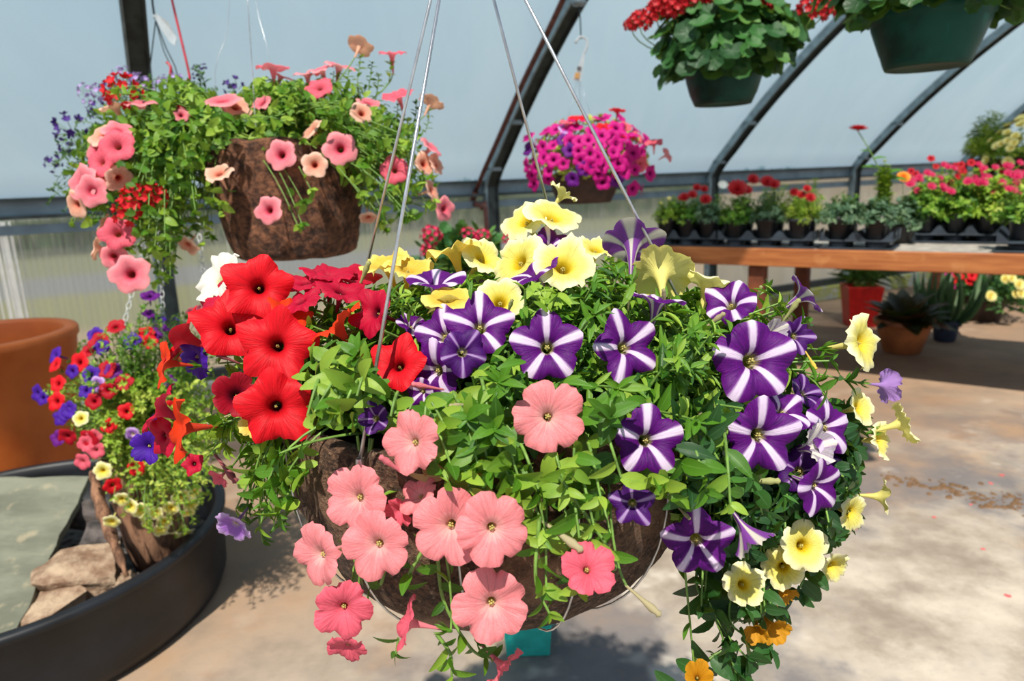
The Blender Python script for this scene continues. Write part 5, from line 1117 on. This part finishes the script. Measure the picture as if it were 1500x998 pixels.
g3_ = tray(a3, a4, .035, .33, 2, 2, 'dark plastic tray under grey-green plants, at the end of the row beside the bare deck')
potted(g1_[0][0], 'pot of pale yellow-green leaves in the tray corner at the bench end', leaf='leaf_lime', n=60, spread=.10, height=.15, L=.032, blooms=[(.01, 0, .15, .012, 'yellow'), (-.05, 0, .12, .01, 'yellow')])
potted(g1_[0][1], 'small pot with three dark red flowers, second from the bench end', leaf='leaf', spread=.085, height=.13, blooms=[(-.02, -.02, .155, .030, 'red'), (.03, -.01, .17, .028, 'red'), (-.05, 0, .15, .02, 'red')])
potted(g1_[0][2], 'bushy green pot with one drooping dark red flower, beside the tray gap', leaf='leaf_blue', n=50, spread=.09, height=.14, blooms=[(-.01, -.05, .14, .034, 'red')])
potted(g1_[1][0], 'green pot standing behind the pale yellow-green one', n=44, height=.16, leaf='leaf')
potted(g1_[1][1], 'pot in the back row with two red buttons of bloom held high', n=44, height=.16, leaf='leaf_blue', blooms=[(0, 0, .21, .026, 'red'), (.05, 0, .20, .024, 'red')])
potted(g1_[1][2], 'pot in the back row with a small white daisy-like bloom', n=44, height=.17, leaf='leaf', blooms=[(.03, 0, .22, .03, 'white')])
potted(g2_[0][0], 'pot carrying the biggest dark red flower of the tray above the bench leg', leaf='leaf', n=56, spread=.10, height=.16, blooms=[(.0, 0, .20, .055, 'red'), (.05, .03, .19, .03, 'red')])
potted(g2_[0][1], 'middle pot of dense blue-green leaves without low flowers, above the bench leg', leaf='leaf_blue', n=66, spread=.11, height=.17, blooms=[(-.01, 0, .235, .038, 'red'), (.03, 0, .22, .03, 'red')])
potted(g2_[0][2], 'widest front pot with feathery stems and small red flowers, right of the blue-green one', leaf='leaf_lime', n=50, T=T_NEEDLE, L=.04, wr=.22, spread=.085, height=.16, blooms=[(-.04, 0, .17, .026, 'red'), (.0, 0, .155, .024, 'red'), (.055, -.02, .14, .028, 'red'), (.03, 0, .19, .022, 'red')])
potted(g2_[1][0], 'back-row pot with a dark red flower rising behind the biggest bloom', leaf='leaf', n=44, height=.18, blooms=[(.05, 0, .25, .034, 'red')])
potted(g2_[1][1], 'back-row pot of tall fresh green feathery leaves', leaf='leaf_lime', n=70, T=T_NEEDLE, L=.05, wr=.16, spread=.12, height=.25, blooms=[(.0, 0, .22, .026, 'red')])
potted(g2_[1][2], 'back-row pot of the tallest feathery fern-like green, behind the small red flowers', leaf='leaf_lime', n=80, T=T_NEEDLE, L=.05, wr=.16, spread=.11, height=.25)
potted(g3_[0][0], 'grey-green leafy pot with a white picture tag, front row', leaf='leaf_blue', n=80, spread=.14, height=.13, L=.04, tagc=(-.01, .012, (.85, .30, .12)), R=.068)
potted(g3_[0][1], 'grey-green leafy pot with a crooked purple picture tag, front row', leaf='leaf_blue', n=76, spread=.13, height=.13, L=.04, tagc=(.045, .02, (.30, .03, .12)))
potted(g3_[1][0], 'yellow-green pot hidden behind the front grey-green one', leaf='leaf', n=50, spread=.12, height=.16, L=.036)
z_ = potted(g3_[1][1], 'tall yellow-green bushy column topped by one red zinnia on a long stalk', leaf='leaf_lime', n=60, spread=.05, height=.32, L=.045, wr=.6, el=(50, 89), drop=.02, name='tall_zinnia')
ztop = ray(1257, 190); pz_ = g3_[1][1]; zt = CAM + ztop * (np.linalg.norm((pz_ - CAM)[:2]) / np.linalg.norm(ztop[:2])); F = Foliage()
o, _ = place(POM['red'], 'bloom', zt, unit([0, -.2, 1]), .048, z_)
b = MB(); zb = pz_ + [0, 0, .3]; b.tube(curve(zb, (zb + zt) / 2 + BT * .02, zt - [0, 0, .01], 8), .003, 6)
b.build('flower_stalk', MT['stem'], z_)
for q, d_, l in ((zt * .45 + zb * .55, BT, .07), (zt * .3 + zb * .7, -BT, .08), (zb + [0, 0, .02], BT * 1.5, .11), (zb + [0, 0, .05], BT * 1.2 + [0, 0, .3], .09), (zt * .6 + zb * .4, -BT, .05)):
    F.leaf(T_BROAD, q, d_ + [0, 0, .3], [0, -.4, 1], l, l * .55, .5)
F.build('leaves', MT['leaf'], z_)
# trays set back on the right with magenta-flowered plants
b0, b1_ = UX(1330, .55), UX(1462, .55)
g4_ = tray(b0, b0 + .62, .52, .86, 4, 2, 'dark plastic tray set back on the deck under magenta-flowered plants')
labs = ['bright green pot with magenta blooms at the near corner of the set-back tray', 'bright green pot with magenta blooms, second along the front of the set-back tray', 'bright green pot with magenta blooms, third along the front of the set-back tray', 'bright green pot with magenta blooms at the end of the set-back tray']
for i in range(4):
    potted(g4_[0][i], labs[i], leaf='leaf_lime' if i > 1 else 'leaf', n=60, spread=.14, height=.20, L=.055, wr=.5, blooms=rb('magenta', 5, .12, .12, .22, .024))
for i in range(4):
    potted(g4_[1][i], 'yellow-green pot with magenta blooms in the rear row, ' + ('behind the near corner pot', 'behind the second pot', 'behind the third pot', 'behind the end pot')[i], leaf='leaf_lime', n=56, spread=.13, height=.24, L=.05, wr=.5, blooms=rb('magenta', 6, .12, .20, .30, .022))
c0 = UX(1456, .06)
g5_ = tray(c0, c0 + .42, .05, .34, 2, 1, 'dark plastic tray at the bench edge cut off by the right side of the photo')
for i in range(2): potted(g5_[0][i], ('leafy green pot with small white-centred magenta bloom in the tray at the right edge', 'green pot with magenta blooms at the outer end of the edge tray')[i], leaf='leaf', n=50, spread=.14, height=.16, L=.05, blooms=rb('magenta', 5, .12, .10, .24, .022))
d0 = UX(1318, .42)
potted(BW(d0 + .0, .50, BZ), 'pot with one orange daisy-like bloom between the grey-green tray and the magenta plants', leaf='leaf_blue', n=60, spread=.13, height=.17, L=.05, blooms=[(-.02, 0, .285, .034, 'orange')], R=.07)
for i, (px, v) in enumerate(((1375, 1.08), (1440, 1.05), (1500, 1.0))):
    potted(BW(UX(px, v), v, BZ), 'yellow-green plant with pink-red blooms along the bench back, ' + ('nearest the greenhouse bow', 'in the middle of three', 'at the right edge')[i], leaf='leaf_lime', n=90, spread=.22, height=.30, L=.05, wr=.5, R=.10, Rb=.08, h=.15, blooms=rb('cherry', 9, .2, .2, .36, .024), el=(-5, 88))

# ------------------------------------------------------------------ raised shelf at the back right
sh_d = 6.3; A1, A2 = P(1372, 262, sh_d), P(1560, 258, sh_d - .9); sz = A1[2]; A2[2] = sz; SD = unit(A2 - A1); SN = np.array([-SD[1], SD[0], 0]); RS = np.stack([SD, SN, [0, 0, 1]], 1); SL = np.linalg.norm(A2 - A1)
shelf = empty('plant_stand', ((A1 + A2)[0] / 2, (A1 + A2)[1] / 2, 0)); tag(shelf, 'tall orange-brown wooden stand at the back right carrying a feathery plant', 'stand')
b = MB(); b.box((A1 + A2) / 2 + SN * .2 - [0, 0, .02], (SL, .42, .04), RS, 0, .004); b.build('top', pine, shelf)
for s_ in (.06, SL - .06):
    for t_ in (.04, .36): b = MB(); b.box(A1 * [1, 1, 0] + SD * s_ + SN * t_ + [0, 0, (sz - .04) / 2], (.06, .06, sz - .04), RS, 0, .004); b.build('leg', legm, shelf)
def on_shelf(px, t_):
    d = ray(px, 255); # point on the shelf top line under that pixel
    k = np.linalg.solve(np.array([[SD[0], -d[0]], [SD[1], -d[1]]]), (CAM - A1 - SN * t_)[:2]); return A1 + SD * k[0] + SN * t_
q = on_shelf(1443, .12)
potted(q, 'black pot of feathery dill-like green on the tall wooden stand', 'potted plant', T=T_NEEDLE, leaf='leaf_lime', L=.08, wr=.10, n=110, spread=.19, height=.42, R=.10, Rb=.08, h=.16, group=None, el=(10, 88), nl=12, name='feathery_plant')
redpl = plain('red_plastic', (.55, .015, .012), .35, var=.1)
q = on_shelf(1472, .05)
potted(q, 'small red pot with a round white label beside the feathery plant', 'potted plant', leaf='leaf_dark', n=20, spread=.05, height=.05, R=.05, Rb=.04, h=.13, mat=redpl, group=None, sq=1., tagc=None, name='red_pot')
q = on_shelf(1500, .10) + [0, 0, .0]
mum = potted(q, 'large pale yellow flowering chrysanthemum cut off by the right edge', 'potted plant', leaf='leaf_lime', n=70, spread=.28, height=.30, L=.05, R=.11, Rb=.09, h=.16, group=None, el=(-25, 88), drop=.16, name='chrysanthemum')
for i in range(92):
    az = rng.uniform(0, 6.28); s_ = rng.uniform(-.25, 1); ce = math.sqrt(1 - s_ * s_); d = np.array([math.cos(az) * ce, math.sin(az) * ce, s_]); cpt = q + [0, 0, .14]
    place(POM['yellow'], 'bloom', cpt + d * [.29, .29, .34 if s_ > 0 else .2], unit(d + [0, -.2, .2]), rng.uniform(.026, .036), mum)

# ------------------------------------------------------------------ pots standing on the floor below the bench
def floor_pot(px, py, R, Rb, h, mat, label, name, cat='potted plant', rim=.012, sq=False, push=0):
    p = PH(px, py, 0) * [1, 1, 0]; p = p + unit(p) * (Rb + push); g = empty(name, tuple(p)); tag(g, label, cat, 'pots on the floor under the bench')
    b = MB()
    if sq: b.lathe([(0, 0), (Rb * 1.3, 0), (Rb * 1.32, .01), (R * 1.38, h - .01), (R * 1.36, h), (R * 1.2, h), (R * 1.15, h - .03), (0, h - .03)], p, 4, R=np.stack([[math.cos(.6), math.sin(.6), 0], [-math.sin(.6), math.cos(.6), 0], [0, 0, 1]], 1), smooth=False)
    else: b.lathe([(0, 0), (Rb * .92, 0), (Rb, .01), (R * .965, h - .05), (R * .97, h - .045), (R + rim, h - .04), (R + rim, h - .006), (R + rim * .5, h), (R - .008, h), (R - .014, h - .03), (0, h - .03)], p, 40)
    b.build('pot', mat, g); return g, p + [0, 0, h - .03]
g, c = floor_pot(1258, 480, .135, .105, .33, redpl, 'square red pot with spiky grass under the bench', 'grass_pot', sq=True)
F = Foliage(); dome(F, c, (.22, .22, .30), .03, 60, T_NEEDLE, .22, .05, .1, el=(25, 88), n=2, tuft=3, tint=(.0, .6)); F.build('foliage', MT['leaf_dark'], g, MT['stem'])
g, c = floor_pot(1320, 521, .178, .118, .235, terra_dk := plain('dull_terracotta', (.40, .13, .04), .5, var=.2, scale=6), 'round terracotta pot with large dark glossy leaves under the bench', 'broadleaf_pot')
F = Foliage()
for i in range(46):
    a = rng.uniform(0, 6.28); e_ = rng.uniform(.05, 1.2); d = np.array([math.cos(a) * math.cos(e_), math.sin(a) * math.cos(e_), math.sin(e_)]); F.leaf(T_BROAD, c + d * [.1, .1, .02], d, [0, 0, 1], rng.uniform(.16, .26), rng.uniform(.09, .13), rng.uniform(0, 1) ** 1.5)
F.build('foliage', MT['leaf_bronze'], g)
g, c = floor_pot(1383, 502, .088, .070, .155, plain('dark_blue_pot', (.022, .035, .075), .5, var=.2, scale=20), 'small dark blue pot with blue-green strap leaves under the bench', 'strap_leaf_pot')
F = Foliage()
for i in range(30):
    a = rng.uniform(0, 6.28); e_ = rng.uniform(.5, 1.4); d = np.array([math.cos(a) * math.cos(e_), math.sin(a) * math.cos(e_), math.sin(e_)]); F.leaf(T_STRAP, c + d * [.03, .03, .0], d, unit(np.array([math.cos(a), math.sin(a), .6])), rng.uniform(.26, .42), rng.uniform(.022, .032), rng.uniform(.2, 1))
F.build('foliage', MT['leaf_blue'], g)
dk = plain('dark_brown_pot', (.035, .018, .014), .6)
g, c = floor_pot(1438, 476, .16, .12, .26, dk, 'dark pot trailing green leaves with yellow blooms under the bench', 'trailing_pot', push=.1)
F = Foliage(); dome(F, c, (.32, .32, .36), .24, 170, T_BROAD, .055, .55, .14, el=(-40, 88), n=7, tint=(.1, .8)); F.build('foliage', MT['leaf_dark'], g, MT['stem'])
for x, y, w_, k in ((1451, 434, 15, 'yellow'), (1472, 409, 13, 'yellow'), (1482, 408, 12, 'yellow'), (1493, 417, 15, 'yellow'), (1496, 430, 14, 'yellow'), (1488, 431, 12, 'yellow'), (1426, 443, 10, 'yellow'), (1391, 403, 13, 'magenta'), (1396, 409, 14, 'red'), (1394, 418, 13, 'magenta'), (1425, 404, 16, 'red'), (1420, 412, 12, 'red'), (1408, 405, 10, 'red')):
    dp = (np.linalg.norm(c[:2]) - .30) / np.linalg.norm(ray(x, y)[:2]); place((SM[k][0] if k != 'yellow' else POM['yellow']), 'bloom', P(x, y, dp), face(0, .2, 1), w_ * .5 * dp / FPX, g)
g, c = floor_pot(1512, 462, .16, .12, .24, dk, 'dark pot of green leaves and round yellow blooms at the right edge under the bench', 'yellow_flower_pot', push=.55)
F = Foliage(); dome(F, c, (.36, .34, .36), .2, 170, T_BROAD, .055, .55, .14, el=(-40, 88), n=7, tint=(.1, .8)); F.build('foliage', MT['leaf'], g, MT['stem'])
for i in range(12):
    az = rng.uniform(3.6, 6.0); s_ = rng.uniform(-.1, .9); ce = math.sqrt(1 - s_ * s_); d = np.array([math.cos(az) * ce, math.sin(az) * ce, s_]); place(POM['yellow'], 'bloom', c + d * [.37, .35, .36], unit(d + [0, -.3, 0]), .032, g)

# ------------------------------------------------------------------ potted geranium on a stool, between the baskets
gp = P(680, 388, 2.95); st_ = empty('wooden_stool', (gp[0], gp[1], 0)); tag(st_, 'plain wooden stool behind the large basket under the pink geranium', 'stool')
hz = gp[2] - .17
b = MB(); b.box((gp[0], gp[1], hz - .015), (.34, .34, .03), None, 0, .004); b.build('seat', legm, st_)
for sx_ in (-1, 1):
    for sy_ in (-1, 1): b = MB(); b.box((gp[0] + .13 * sx_, gp[1] + .13 * sy_, (hz - .03) / 2), (.035, .035, hz - .03), None, 0, .003); b.build('leg', legm, st_)
gg = empty('potted_geranium', (gp[0], gp[1], hz)); tag(gg, 'potted geranium with deep pink flower heads behind the yellow petunias', 'potted plant')
plastic_pot(gg, np.array([gp[0], gp[1], hz + .16]), .12, .085, .155, dk)
F = Foliage()
for i in range(170):
    az = rng.uniform(0, 6.28); s_ = rng.uniform(-.2, 1); ce = math.sqrt(1 - s_ * s_); d = np.array([math.cos(az) * ce, math.sin(az) * ce, s_]); p = gp + [0, 0, .0] + d * [.20, .18, .14] * rng.uniform(.5, 1)
    F.leaf(T_ROUND, p, unit(d + rng.normal(0, .4, 3)), unit(d + [0, 0, .8]), .06, .06, rng.uniform(.1, .8)); F.st.tube([gp - [0, 0, .02], (gp + p) / 2, p], .002, 4, cap=False)
F.build('foliage', leaf_ger, gg, MT['stem'])
for x, y, s_ in ((632, 346, .045), (685, 344, .035), (708, 347, .035), (626, 368, .032), (694, 350, .03), (745, 350, .03)):
    p = P(x, y, 2.85); o, _ = place(HEADP, 'geranium_flower_head', p, unit([0, -.4, 1]), s_, gg)
    b = MB(); b.tube(curve(gp, (gp + p) / 2 + [0, 0, .03], p, 6), .002, 4); b.build('flower_stalk', MT['stem'], gg)
